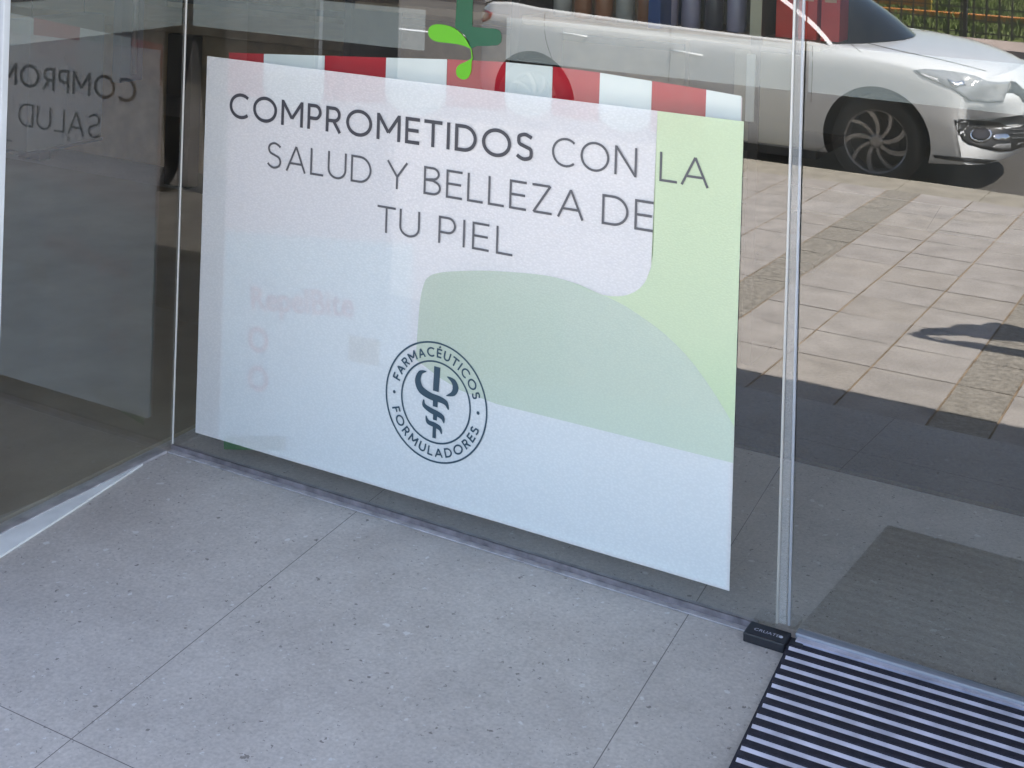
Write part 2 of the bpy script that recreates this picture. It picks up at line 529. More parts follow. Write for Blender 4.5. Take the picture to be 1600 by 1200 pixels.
    gt = nn(t, 'ShaderNodeMath', operation='GREATER_THAN'); gt.inputs[1].default_value = 0.3; L.new(xp.outputs[0], gt.inputs[0])
    g2_ = nn(t, 'ShaderNodeMath', operation='MULTIPLY'); L.new(mxx.outputs[0], g2_.inputs[0]); L.new(gt.outputs[0], g2_.inputs[1]); mxx = g2_
    jj = nn(t, 'ShaderNodeMix', data_type='RGBA'); L.new(mxx.outputs[0], jj.inputs['Factor']); L.new(col, jj.inputs[6]); jj.inputs[7].default_value = (0.15, 0.13, 0.125, 1)
    L.new(jj.outputs[2], p.inputs['Base Color'])
    b = nn(t, 'ShaderNodeBump'); b.inputs['Strength'].default_value = 0.08; b.inputs['Distance'].default_value = 0.002
    L.new(n2.outputs['Fac'], b.inputs['Height']); L.new(b.outputs['Normal'], p.inputs['Normal'])
    return M
mat('grey_floor_tile', (0.33, 0.335, 0.35), 0.5, spec=0.4)
M_FLOOR = tile_floor_mat()
M_PAVE = mat('pavement_slab', (0.385, 0.355, 0.325), 0.85, spec=0.2, noise=0.16, nscale=7, bump=0.25, bscale=60)
M_PAVEB = mat('pavement_dark_slab', (0.30, 0.275, 0.235), 0.9, spec=0.2, noise=0.32, nscale=45, bump=0.8, bscale=70)
M_JOINT = mat('pavement_joint', (0.26, 0.195, 0.135), 0.95, spec=0.1, noise=0.5, nscale=5)
M_KERB = mat('kerb_stone', (0.34, 0.31, 0.255), 0.85, spec=0.2, noise=0.15, nscale=9, bump=0.2)
M_ROAD = mat('asphalt', (0.105, 0.098, 0.09), 0.9, spec=0.2, noise=0.25, nscale=40, bump=0.6, bscale=150)
M_ALU = mat('aluminium', (0.62, 0.62, 0.64), 0.35, metal=0.85, noise=0.06, nscale=30)
M_WHITE = mat('white_painted_wall', (0.78, 0.78, 0.79), 0.7, noise=0.04, nscale=6)
M_BLACK = mat('black_rubber', (0.020, 0.018, 0.030), 0.8, noise=0.35, nscale=60, bump=0.3, bscale=400)
M_BLKPL = mat('black_plastic', (0.018, 0.018, 0.022), 0.4, noise=0.2, nscale=40)
G_OUT = glass_mat('shop_glass_face', 0.142)
G_IN = glass_mat('shop_glass_back', reflect=False, tint=(0.97, 0.99, 0.975))
M_GEDGE = mat('glass_edge', (0.62, 0.67, 0.66), 0.25, spec=0.6)
M_FROST = see_through('frosted_film', (0.80, 0.82, 0.80), 0.74, 0.7)
M_WOOD = mat('brown_wood', (0.36, 0.23, 0.125), 0.6, noise=0.35, nscale=6)
M_WOODL = mat('pale_wood', (0.30, 0.20, 0.12), 0.6, noise=0.2, nscale=8)
M_DARKW = mat('dark_wood', (0.045, 0.03, 0.022), 0.6, noise=0.3, nscale=10)
M_INT = mat('interior_wall', (0.13, 0.105, 0.085), 0.8, noise=0.1, nscale=3)
M_SOFFIT = mat('soffit_paint', (0.62, 0.62, 0.62), 0.8)
M_CARPET = mat('dark_carpet', (0.085, 0.062, 0.038), 0.95, spec=0.1, noise=0.2, nscale=90)

# ------------------------------------------------------------------ ground
def zp(y): return -0.17 + 0.0336 * (y + 0.87)        # pavement falls towards the kerb
tag(bxo('ground', (-150, 150, -200, 100, -1.2, -0.70), M_ROAD), kind='structure')
bm = bmesh.new(); box(bm, -40, 40, -21, -6.33, -0.695, -0.495)
tag(link('road', bm, M_ROAD), kind='structure')
bm = bmesh.new(); box(bm, -4.0, 5.0, -1.32, 0.87, -0.40, 0.0); box(bm, -4, 5, 0.87, 4.2, -0.40, -0.0002)
tag(link('shop_floor', bm, M_FLOOR), kind='structure')

# pavement: slabs as shallow raised tiles over a joint bed
bm = bmesh.new()
vs = [bm.verts.new(p) for p in ((-14, -1.32, zp(-1.32) - .003), (14, -1.32, zp(-1.32) - .006), (14, -5.92, zp(-5.92) - .003), (-14, -5.92, zp(-5.92) - .003))]
bm.faces.new(vs[::-1])
xs = []
x = 0.46 - 1.13 * 9
while x < 11:
    xs.append((x, x + 0.20, 1))
    for k in range(3): xs.append((x + 0.20 + 0.31 * k, x + 0.20 + 0.31 * (k + 1), 0))
    x += 1.13
y = -5.92
rows = []
while y < -1.35:
    rows.append((y, min(y + 0.325, -1.325)))
    y += 0.325
for (xa, xb, dk) in xs:
    rr = rows if not dk else [(r[0], r[1]) for r in rows]
    sh = 0.0
    for (ya, yb) in rr:
        g = 0.0048
        tz = [random.uniform(-.0012, .0012) for _ in range(4)]
        gy = random.uniform(.0016, .0032)
        q = [(xa + g, ya + gy), (xb - g, ya + gy), (xb - g, yb - gy), (xa + g, yb - gy)]
        top = [bm.verts.new((a + random.uniform(-.001, .001), b, zp(b) + dz)) for (a, b), dz in zip(q, tz)]
        bot = [bm.verts.new((a, b, zp(b) - 0.006)) for (a, b) in q]
        f = bm.faces.new(top); mi = 1 if not dk else 2
        if not dk and random.random() < 0.3: mi = 3
        f.material_index = mi
        for k in range(4):
            s = bm.faces.new((bot[k], bot[(k + 1) % 4], top[(k + 1) % 4], top[k])); s.material_index = mi
M_PAVE2 = mat('pavement_slab_warm', (0.375, 0.343, 0.308), 0.85, spec=0.2, noise=0.15, nscale=9, bump=0.25, bscale=60)
tag(link('pavement', bm, [M_JOINT, M_PAVE, M_PAVEB, M_PAVE2]), kind='structure')
bm = bmesh.new()
x = -14.0
while x < 14:
    for (ya, yb, zz) in ((-6.33, -6.20, -0.352), (-6.196, -5.924, zp(-6.05))):
        L = 0.5 if ya < -6.3 else 0.31
        box(bm, x + .003, x + 0.497, ya, yb, -0.6, zz + random.uniform(-.002, .002))
    x += 0.5
tag(link('kerb', bm, M_KERB), kind='structure')
# far side
M_PINK = mat('far_pavement', (0.42, 0.34, 0.29), 0.9, spec=0.2, noise=0.15, nscale=4)
def skew(bm):
    for v in bm.verts: v.co.y -= -0.13 * v.co.x
bm = bmesh.new(); box(bm, -40, 40, -15.45, -14.4, -0.69, -0.38); skew(bm)
tag(link('far_pavement', bm, M_PINK), kind='structure')
M_LAWN = mat('lawn_soil', (0.12, 0.145, 0.045), 0.95, spec=0.1, noise=0.45, nscale=2.5, bump=0.6, bscale=30)
bm = bmesh.new(); box(bm, -40, 40, -22.3, -15.45, -0.69, -0.40); skew(bm)
tag(link('lawn', bm, M_LAWN), kind='structure')
M_TERRA = mat('park_path', (0.46, 0.36, 0.29), 0.9, spec=0.2, noise=0.12, nscale=3)
bm = bmesh.new(); box(bm, -40, 40, -60, -22.3, -0.69, -0.39); skew(bm)
tag(link('park_path', bm, M_TERRA), kind='structure')
bm = bmesh.new()
for i in range(22000):
    gx = random.uniform(-14, 6); gy = random.uniform(-22.2, -15.6) + .13 * gx
    h = random.uniform(.05, .15); a = random.uniform(0, 6.28); wd = random.uniform(.012, .03)
    dx, dy = math.cos(a) * wd, math.sin(a) * wd
    lx, ly = random.uniform(-.05, .05), random.uniform(-.05, .05)
    bm.faces.new([bm.verts.new(p) for p in ((gx - dx, gy - dy, -.4), (gx + dx, gy + dy, -.4), (gx + lx, gy + ly, -.4 + h))])
M_GRASS = mat('grass_blade', (0.115, 0.15, 0.04), 0.8, spec=0.2, noise=0.45, nscale=1.7)
o = link('grass', bm, M_GRASS); tag(o, 'short green grass on the lawn behind the wire fence', 'grass', kind='stuff')

# road marking
bm = bmesh.new(); box(bm, -12, -5.6, -12.06, -11.94, -0.495, -0.491)
tag(link('road_marking', bm, mat('road_paint', (0.75, 0.75, 0.73), 0.8, noise=0.1, nscale=20)), kind='structure')

# ------------------------------------------------------------------ wire fence across the road
M_WIRE = mat('fence_wire', (0.025, 0.025, 0.022), 0.6)
fe = thing('wire_fence', 'dark wire mesh fence with posts along the far lawn across the road', 'fence', (0, -15.5, -0.38), rz=0.1293)
bm = bmesh.new()
x = -14.0
while x < 7:
    box(bm, x - .011, x + .011, -.004, .004, 0, 1.05); x += 0.16
for z in np.arange(0.06, 1.06, 0.16):
    box(bm, -14, 7, -.009, -.004, z - .008, z + .008)
link('wire_mesh', bm, M_WIRE, fe)
for i in range(9):
    bm = bmesh.new(); box(bm, -14 + i * 2.6 - .025, -14 + i * 2.6 + .025, -.06, -.01, -.05, 1.12); bevel(bm, .004)
    link('fence_post', bm, M_WIRE, fe)

# play area beyond the lawn
M_RED = mat('red_paint', (0.45, 0.05, 0.035), 0.5, noise=0.15, nscale=4)
M_ORG = mat('orange_paint', (0.60, 0.22, 0.03), 0.5, noise=0.15, nscale=4)
M_YEL = mat('yellow_paint', (0.55, 0.38, 0.05), 0.5, noise=0.15, nscale=4)
pk = thing('play_structure', 'red and yellow low play structure standing on the lawn behind the fence', 'play equipment', (-3.6, -19.0, -0.4))
bxo('panel', (-2.0, 0.5, -.05, .05, .22, .62), M_RED, pk, .01)
bxo('panel', (-0.2, 1.4, .1, .16, .08, .34), M_ORG, pk, .01)
for xx in (-2.0, -0.75, 0.5, 1.4):
    bxo('post', (xx - .05, xx + .05, -.1, -.052, 0, 1.3), M_YEL, pk, .008)
bxo('roof', (-2.2, 0.7, -.7, .7, 1.302, 1.38), M_RED, pk, .02)
bxo('edging_beam', (-1.6, 3.2, .9, 1.05, 0, .10), M_ORG, pk, .01)
pb = thing('park_bench', 'yellow park bench with red seat standing on the lawn', 'bench', (-6.2, -20.6, -0.4))
bxo('seat', (-.8, .8, -.2, .2, .42, .46), M_RED, pb, .008)
bxo('backrest', (-.8, .8, -.26, -.21, .55, .85), M_YEL, pb, .008)
for xx in (-.6, .6):
    bxo('leg', (xx - .04, xx + .04, -.2, .2, 0, .418), M_YEL, pb, .006)

# ------------------------------------------------------------------ shop building
sb = thing('shop_building', 'pale shop building with deep overhang over its glazed entrance', 'building', (0, 0, 0))
bm = bmesh.new(); box(bm, -9, 9, -2.03, 4.4, 2.78, 3.2)
link('overhang_slab', bm, M_SOFFIT, sb)
bm = bmesh.new(); box(bm, -0.30, -0.012, -1.05, -0.615, 0.0, 2.78)
link('pier', bm, mat('grey_pier', (0.04, 0.04, 0.042), 0.7, noise=0.08, nscale=5), sb)
bm = bmesh.new(); box(bm, -9, -2.8, -1.05, -0.80, -0.3, 2.78); box(bm, -2.8, -0.30, -1.05, -0.80, -0.3, 1.75); box(bm, -2.8, -0.30, -1.05, -0.80, 2.4, 2.78)  # opening beside the pier is added, sized for daylight in the left interior
link('front_wall', bm, M_WHITE, sb)
bm = bmesh.new(); box(bm, 3.7, 9, -1.05, -0.80, -0.3, 2.78); box(bm, 3.6, 3.7, -1.05, 0.3, 0, 2.78)
link('front_wall', bm, M_WHITE, sb)
bm = bmesh.new(); box(bm, -4.0, 5.0, 4.2, 4.4, 0, 2.78); box(bm, -4.1, -4.0, -0.8, 4.4, 0, 2.78); box(bm, 5.0, 5.1, -0.8, 4.4, 0, 2.78)
link('back_wall', bm, M_INT, sb)
bm = bmesh.new(); box(bm, -9, 9, -1.05, -0.8, 3.2, 9.0)
link('upper_facade', bm, mat('facade_render', (0.55, 0.50, 0.44), 0.85, noise=0.08, nscale=2), sb)

# ------------------------------------------------------------------ glazing
Z0, ZT = 0.016, 2.78
def pane(bm, x0, x1, y0, y1, z0, z1, outer):
    fs = box(bm, x0, x1, y0, y1, z0, z1)
    for i, f in enumerate(fs): f.material_index = 1
    names = {'-y': 2, '+x': 3, '+y': 4, '-x': 5}
    opp = {'-y': '+y', '+x': '-x'}
    fs[names[outer]].material_index = 0
    fs[names[opp[outer]]].material_index = 1
GM = [G_OUT, G_IN, M_GEDGE]
BZ0, BZ1 = 1.147, 1.247
g1 = thing('glass_pane', 'large fixed shop window pane carrying the white and green poster', 'window pane', (0, 0, 0))
bm = bmesh.new(); pane(bm, 0.004, 1.686, 0, 0.010, Z0, ZT, '-y'); link('pane', bm, GM, g1)
LGX0, LGX1 = on_y((664, 60), .012)[0], on_y((791, 70), .012)[0]
bm = bmesh.new()
for a, b in ((0.014, LGX0), (LGX1, 1.684)):
    flat(bm, [(a, BZ0), (b, BZ0), (b, BZ1), (a, BZ1)], 0.0112)
link('frosted_band', bm, M_FROST, g1)
bxo('floor_channel', (0.0, 1.64, -0.022, 0.034, 0.0005, 0.0035), mat('floor_channel_metal', (0.40, 0.375, 0.38), 0.6, metal=0.0, noise=0.3, nscale=25), g1, .002)
bxo('sealant', (0.0, 1.64, -0.006, -0.0005, 0.004, 0.0165), mat('sealant', (0.17, 0.15, 0.16), 0.7, noise=0.4, nscale=30), g1)

g2 = thing('glass_pane', 'side window pane at the left of the entrance reflecting the poster', 'window pane', (0, 0, 0), rz=0.0)
bm = bmesh.new(); pane(bm, -0.014, -0.004, -0.592, 0.004, Z0, ZT, '+x'); link('pane', bm, GM, g2)
bm = bmesh.new()
f = bm.faces.new([bm.verts.new(p) for p in ((-0.0152, -0.590, BZ0), (-0.0152, 0.0, BZ0), (-0.0152, 0.0, BZ1), (-0.0152, -0.590, BZ1))])
link('frosted_band', bm, M_FROST, g2)
bxo('floor_channel', (-0.034, 0.003, -0.60, -0.0245, 0.0005, 0.008), MAT['floor_channel_metal'], g2, .002)
bxo('end_profile', (-0.017, 0.0005, -0.612, -0.5925, 0.0005, 2.779), mat('white_profile', (0.72, 0.73, 0.74), 0.35, noise=0.06, nscale=12), g2, .003)
# joint silicone at the corner
bxo('corner_silicone', (-0.0030, 0.0012, -0.0012, 0.0012, Z0, 2.779), mat('clear_silicone', (0.74, 0.70, 0.64), 0.4), g2)

g4 = thing('glass_pane', 'unseen street facing pane left of the grey entrance pier, added to brighten the interior', 'window pane', (0, 0, 0))
bm = bmesh.new(); pane(bm, -2.798, -0.302, -0.94, -0.93, 1.752, 2.398, '-y'); link('pane', bm, GM, g4)  # out-of-view pane in the added opening that brightens the left interior
g3 = thing('glass_door', 'frameless sliding glass door at the right end of the shop window', 'door', (0, 0, 0))
DX = 1.712
bm = bmesh.new(); pane(bm, DX, 3.58, 0.006, 0.016, 0.022, ZT, '-y'); link('pane', bm, GM, g3)
bm = bmesh.new(); flat(bm, [(DX + .003, BZ0), (3.575, BZ0), (3.575, BZ1), (DX + .003, BZ1)], 0.0172)
link('frosted_band', bm, M_FROST, g3)
M_SEAL = see_through('clear_seal_strip', (0.70, 0.73, 0.76), 0.45, 0.18, spec=0.8)
bm = bmesh.new(); pane(bm, 1.6868, 1.7112, -0.001, 0.014, 0.03, 2.779, '-y'); link('edge_seal', bm, GM, g3)
bm = bmesh.new(); flat(bm, [(1.6885, .031), (1.7095, .031), (1.7070, 2.778), (1.6860, 2.778)], -0.0018)
link('seal_film', bm, see_through('seal_film', (0.80, 0.79, 0.77), 0.78, 0.4), g3)
M_SEALW = see_through('seal_lip', (0.82, 0.79, 0.74), 0.25, 0.25, spec=0.7)
bm = bmesh.new(); tube(bm, [(1.690, -0.0035, 0.03), (1.6865, -0.0035, 1.4), (1.684, -0.0035, 2.77)], 0.0030, 8)
link('seal_lip', bm, M_SEALW, g3, True)
bm = bmesh.new(); tube(bm, [(1.7145, 0.0015, 0.03), (1.7045, 0.0015, 1.4), (1.700, 0.0015, 2.77)], 0.0034, 8)
link('seal_lip', bm, see_through('seal_lip_cool', (0.70, 0.72, 0.78), 0.45, 0.25, spec=0.7), g3, True)
bxo('bottom_rail', (1.73, 3.58, -0.004, 0.020, 0.004, 0.0215), mat('grey_rail', (0.30, 0.31, 0.35), 0.45, metal=0.3), g3, .003)

# ------------------------------------------------------------------ poster on the outside of the pane
po = thing('poster', 'white and pale green pharmacy poster reading COMPROMETIDOS CON LA SALUD Y BELLEZA DE TU PIEL', 'poster', (0, 0, 0))
PX0, PX1 = on_y((306, 674))[0], on_y((1140, 926))[0]
PZ0, PZ1 = 0.0661, 1.0726
yP = -0.0020
M_PW = see_through('poster_vinyl', (0.905, 0.875, 0.845), 0.38, 0.36, bump=0.40, bscale=135, spec=0.35, stretch=(1, 1, 1.5))
bm = bmesh.new()
NXg, NZg = 40, 26
grid = [[bm.verts.new((PX0 + (PX1 - PX0) * i / NXg, yP + 0.0006 * math.sin(i * .55 + j * .2) * math.sin(j * .4 + 1), PZ0 + (PZ1 - PZ0) * j / NZg)) for i in range(NXg + 1)] for j in range(NZg + 1)]
for j in range(NZg):
    for i in range(NXg):
        bm.faces.new((grid[j][i], grid[j][i + 1], grid[j + 1][i + 1], grid[j + 1][i]))
link('sheet', bm, M_PW, po, True)
M_GA = see_through('poster_green', (0.58, 0.73, 0.46), 0.24, 0.36, bump=0.35, bscale=170, spec=0.35, stretch=(1, 1, 1.5),
                   ramp=((0.35, 0, -1.0), 0.40, [(0.0, (0.66, 0.75, 0.47)), (0.32, (0.65, 0.74, 0.47)), (0.62, (0.55, 0.71, 0.42)), (0.80, (0.42, 0.66, 0.36)), (1.0, (0.36, 0.60, 0.32))]))
M_GB = see_through('poster_pale_swoosh', (0.56, 0.68, 0.60), 0.36, 0.36, bump=0.4, bscale=170, spec=0.35, stretch=(1, 1, 1.5),
                   ramp=((0.75, 0, -0.15), -0.40, [(0.0, (0.56, 0.62, 0.47)), (0.4, (0.60, 0.68, 0.53)), (1.0, (0.68, 0.77, 0.58))]))
arcB = [(0.770, 0.40), (0.776, 0.53), (0.786, 0.583), (0.80, 0.606), (0.834, 0.622), (0.90, 0.637), (0.985, 0.651), (1.112, 0.663), (1.19, 0.659), (1.243, 0.648), (1.305, 0.634), (1.355, 0.615), (1.417, 0.585), (1.479, 0.540), (1.54, 0.475), (PX1, 0.418)]
top = [tuple(p) for p in catmull(arcB, 5)]
A = [(1.383, PZ1), (1.383, 0.76)] + [tuple(p) for p in catmull([(1.383, 0.76), (1.376, 0.715), (1.358, 0.680), (1.328, 0.657), (1.290, 0.646), (1.243, 0.645), (1.18, 0.655)], 6)][1:]
Abot = [p for p in top if p[0] > 1.19]
bm = bmesh.new()
flat(bm, A + [(x_, z_ ) for x_, z_ in Abot] + [(PX1, PZ1)], yP - 0.0009)
link('green_panel', bm, M_GA, po)
bm = bmesh.new()
flat(bm, top + [(PX1, 0.341), (1.0, 0.341), (0.90, 0.352), (0.84, 0.37)], yP - 0.0013)
link('green_swoosh', bm, M_GB, po)
M_INK = mat('poster_ink', (0.055, 0.052, 0.060), 0.5)
M_INK2 = mat('poster_ink_light', (0.105, 0.10, 0.105), 0.5)
yT = yP - 0.0022
def wd_(name, t, x0, x1, zb, zt, sw, mm, gap=0.17): word(name, t, x0, x1, zb, zt, sw, mm, po, yT, gap)
wd_('bold_lettering', 'COMPROMETIDOS', 0.163, 1.077, 0.9195, 0.9845, 0.135, M_INK, 0.165)
wd_('lettering', 'CON', 1.124, 1.338, 0.9195, 0.9845, 0.085, M_INK2, 0.19)
wd_('lettering', 'LA', 1.392, 1.509, 0.9190, 0.9840, 0.085, M_INK2, 0.10)
wd_('lettering', 'SALUD', 0.295, 0.624, 0.8040, 0.8715, 0.085, M_INK2, 0.17)
wd_('lettering', 'Y', 0.668, 0.732, 0.8040, 0.8715, 0.085, M_INK2)
wd_('lettering', 'BELLEZA', 0.777, 1.211, 0.8035, 0.8715, 0.085, M_INK2, 0.16)
wd_('lettering', 'DE', 1.255, 1.381, 0.8035, 0.8715, 0.085, M_INK2, 0.17)
wd_('lettering', 'TU', 0.645, 0.771, 0.6925, 0.7580, 0.085, M_INK2, 0.14)
wd_('lettering', 'PIEL', 0.823, 1.029, 0.6925, 0.7580, 0.085, M_INK2, 0.22)
# round emblem
M_TEAL = mat('emblem_ink', (0.028, 0.060, 0.085), 0.5)
LC, LR = (0.8307, 0.3094), 0.1448
em = bmesh.new()
ribbon(em, [(LC[0] + (LR - .0022) * math.cos(2 * math.pi * k / 96), LC[1] + (LR - .0022) * math.sin(2 * math.pi * k / 96)) for k in range(96)] + [(LC[0] + LR - .0022, LC[1])], 0.0042, yT)
emo = link('emblem', em, M_TEAL, po)
bm = bmesh.new()
r2 = LR * 0.672
ribbon(bm, [(LC[0] + r2 * math.cos(2 * math.pi * k / 96), LC[1] + r2 * math.sin(2 * math.pi * k / 96)) for k in range(96)] + [(LC[0] + r2, LC[1])], 0.0042, yT)
link('inner_ring', bm, M_TEAL, emo)
bm = bmesh.new()
arc_word(bm, 'FARMACÉUTICOS', LC, LR * 0.745, LR * 0.155, math.radians(90), math.radians(149), 0.18, yT, gap=0.22)
link('ring_lettering', bm, M_TEAL, emo)
bm = bmesh.new()
arc_word(bm, 'FORMULADORES', LC, LR * 0.745, LR * 0.155, math.radians(270), math.radians(146), 0.18, yT, True, gap=0.22)
link('ring_lettering', bm, M_TEAL, emo)
for s in (-1, 1):
    bm = bmesh.new()
    flat(bm, [(LC[0] + s * LR * .823 + .0042 * math.cos(a), LC[1] + .0042 * math.sin(a)) for a in np.linspace(0, 6.283, 14)[:-1]], yT)
    link('ring_dot', bm, M_TEAL, emo)
bm = bmesh.new()
def ep(p): return on_y((560 + p[0] / 5, 500 + p[1] / 5))
def er(pts, ws, k):
    P = [ep(p) for p in catmull(pts, 6)]
    W = np.interp(np.linspace(0, 1, len(P)), np.linspace(0, 1, len(ws)), ws) * 0.00037
    ribbon(bm, P, W, yT - k * 0.00008)
er([(538, 398), (492, 408), (472, 470), (498, 540), (570, 590), (640, 615), (690, 645), (710, 697)], [4, 30, 46, 50, 46, 40, 34, 8], 0)
er([(700, 438), (748, 475), (766, 525), (748, 570), (693, 588)], [3, 36, 46, 34, 3], 1)
er([(518, 616), (520, 660), (570, 700), (630, 732), (664, 760), (675, 802)], [6, 28, 36, 36, 32, 6], 0)
er([(535, 742), (550, 790), (600, 815), (642, 842), (656, 886)], [6, 28, 34, 30, 6], 0)
er([(624, 362), (612, 553)], [48, 44], 2)
er([(609, 625), (607, 674)], [38, 36], 2)
er([(607, 735), (605, 778)], [32, 30], 2)
er([(602, 822), (598, 918)], [27, 26], 2)
link('snake_staff', bm, M_TEAL, emo)

# ------------------------------------------------------------------ display card with awning top, inside the glass
dc = thing('display_card', 'inner display card with red and white awning top behind the poster', 'display card', (0, 0, 0))
yC = 0.045
M_CR = mat('card_red', (0.52, 0.015, 0.03), 0.6, spec=0.2, noise=0.06, nscale=3)
M_CW = mat('card_white', (0.86, 0.87, 0.87), 0.45, noise=0.03, nscale=3)
M_CB = mat('card_blue', (0.55, 0.74, 0.82), 0.5, noise=0.04, nscale=3)
M_CP = mat('card_pink', (0.80, 0.58, 0.60), 0.5, noise=0.1, nscale=3)
M_CG = mat('card_green', (0.02, 0.14, 0.035), 0.5)
kC = [on_y(p, yC) for p in ((358, 82), (413, 84), (508, 87), (604, 90), (699, 92.5), (791, 97), (864, 104), (938, 113.5), (1019, 126.5), (1104, 140), (1159, 150))]
cb = [on_y(p, yC) for p in ((350, 702), (700, 760), (1100, 900))]
def ztop(x): return float(np.interp(x, [k[0] for k in kC], [k[1] for k in kC]))
xc0, xc1 = kC[0][0], kC[-1][0]
bm = bmesh.new()
topl = [(k[0], k[1]) for k in kC]
flat(bm, [(xc0, 0.044), (xc1, 0.044), (xc1, 0.95)] + [(k[0], k[1] - 0.004) for k in kC[::-1]], yC + 0.004)
link('board', bm, M_CP, dc)
bm = bmesh.new()
flat(bm, [(xc0 + .004, 0.045), (0.72, 0.045), (0.72, 0.66), (xc0 + .004, 0.60)], yC + 0.002)
flat(bm, [(0.72, 0.045), (xc1 - .002, 0.045), (xc1 - .002, 0.42), (0.72, 0.36)], yC + 0.002)
link('blue_panel', bm, M_CB, dc)
bm = bmesh.new()
flat(bm, [(0.79, 0.38), (1.16, 0.40), (1.14, 0.60), (0.80, 0.60)], yC + 0.001)
flat(bm, [(0.535, 0.335), (0.63, 0.34), (0.63, 0.405), (0.535, 0.40)], yC + 0.001)
link('picture_panel', bm, mat('card_olive', (0.25, 0.30, 0.16), 0.5, noise=0.6, nscale=14), dc)
bm = bmesh.new()
flat(bm, [on_y(p, yC) for p in ((350, 682), (350, 702), (446, 704), (446, 682))], yC - 0.001)
link('green_strip', bm, M_CG, dc)
for i in range(10):
    a, b = kC[i], kC[i + 1]
    red = i % 2 == 0
    bm = bmesh.new()
    drop = 0.085
    if red:
        pts = [(a[0], a[1] - drop - .03), (b[0], b[1] - drop - .03), b, a]
    else:
        cxx, hw = (a[0] + b[0]) / 2, (b[0] - a[0]) / 2
        zz = (a[1] + b[1]) / 2 - drop
        pts = [(cxx + hw * math.cos(t), zz + hw * 0.62 * math.sin(t)) for t in np.linspace(math.pi, 2 * math.pi, 18)] + [b, a]
    flat(bm, pts, yC - (0.0 if red else 0.0015))
    link('awning_stripe', bm, M_CR if red else M_CW, dc)
def font_text(name, body, size, loc, material, parent, rot=(math.pi / 2, 0, 0), offset=0.0, extr=0.0):
    cu = bpy.data.curves.new(name, 'FONT')
    cu.body = body; cu.size = size; cu.offset = offset; cu.extrude = extr
    ob = bpy.data.objects.new(name, cu); COL.objects.link(ob)
    ob.location = loc; ob.rotation_euler = rot
    dg = bpy.context.evaluated_depsgraph_get()
    me = bpy.data.meshes.new_from_object(ob.evaluated_get(dg))
    me.transform(Matrix.Translation(loc) @ Matrix.Rotation(rot[1], 4, 'Y') @ Matrix.Rotation(rot[2], 4, 'Z') @ Matrix.Rotation(rot[0], 4, 'X'))
    bpy.data.objects.remove(ob)
    me.materials.clear()
    return link_mesh(name, me, material, parent)
r_ = on_y((391, 483), yC)
font_text('lettering', 'RepelBite', 0.088, (r_[0], yC - 0.0005, r_[1]), M_CR, dc, rot=(math.pi / 2, -0.125, 0), offset=0.0012)
for p in ((403, 531), (403, 592)):
    bm = bmesh.new()
    c = on_y(p, yC)
    ribbon(bm, [(c[0] + .028 * math.cos(t), c[1] + .028 * math.sin(t)) for t in np.linspace(0, 2 * math.pi, 25)[:-1]] + [(c[0] + .028, c[1])], 0.012, yC)
    link('ring_mark', bm, M_CR, dc)

# ------------------------------------------------------------------ green leaf cross stuck on the glass
st = thing('window_sticker', 'green cross and leaf sticker with a falling drop on the window above the poster', 'sticker', (0, 0, 0))
def spx(l, n=5, y=.0115, closed=True): return [on_y(tuple(p), y) for p in catmull(l, n, closed)]
M_DG = mat('sticker_dark_green', (0.010, 0.095, 0.045), 0.12)
M_LG = mat('sticker_lime', (0.12, 0.44, 0.014), 0.12)
def poly(l, y=-.0012): return [on_y(p, y) for p in l]
bm = bmesh.new()
right_arm = [(738, 42), (760, 44), (774, 45)] + [(781, 48), (784, 57), (783, 66), (777, 71)] + [(760, 72), (745, 72), (736, 76)]
left_sweep = [(736, 76), (733, 66), (727, 56), (718, 48), (711, 43)]
flat(bm, poly([(716, -40), (740, -40)] + right_arm + left_sweep[1:]), -.0012)
link('cross', bm, M_DG, st)
bm = bmesh.new()
flat(bm, poly([tuple(p) for p in catmull([(669, 49), (673, 41), (682, 38), (695, 39), (708, 43), (719, 51), (727, 60), (733, 70), (736, 76), (726, 72), (714, 69), (698, 67), (682, 65), (672, 59)], 4, True)]), -.0015)
link('leaf', bm, M_LG, st)
bm = bmesh.new()
flat(bm, poly([tuple(p) for p in catmull([(738, 90), (737, 100), (736, 112), (731, 122), (722, 124), (714, 118), (713, 108), (718, 101), (727, 97), (734, 93)], 4, True)]), -.0015)
ribbon(bm, [on_y(p, -.0015) for p in ((736, 76), (737, 83), (738, 92))], 0.003, -.0016)
link('drop', bm, M_LG, st)

# ------------------------------------------------------------------ floor fittings
fg = thing('floor_guide', 'small black door guide block with tiny white lettering on the floor', 'door guide', (1.6355, -0.058, 0.0005))
bm = bmesh.new(); box(bm, 0, 0.088, 0, 0.052, 0, 0.020); bevel(bm, 0.003, 2); link('block', bm, M_BLKPL, fg)
bm = bmesh.new(); box(bm, 0.0885, 0.118, 0.012, 0.05, 0, 0.012); bevel(bm, 0.003, 2); link('foot', bm, M_BLKPL, fg)
font_text('lettering', 'CRUATE', 0.0145, (0.016, 0.019, 0.0204), mat('white_print', (0.55, 0.54, 0.60), 0.5), fg, rot=(0, 0, 0))
bm = bmesh.new(); lathe(bm, [(0.0001, .0008), (.0042, .0008), (.0042, 0)], 'z', (0.074, 0.0235, 0.0201), 12); link('screw', bm, MAT['white_print'], fg)

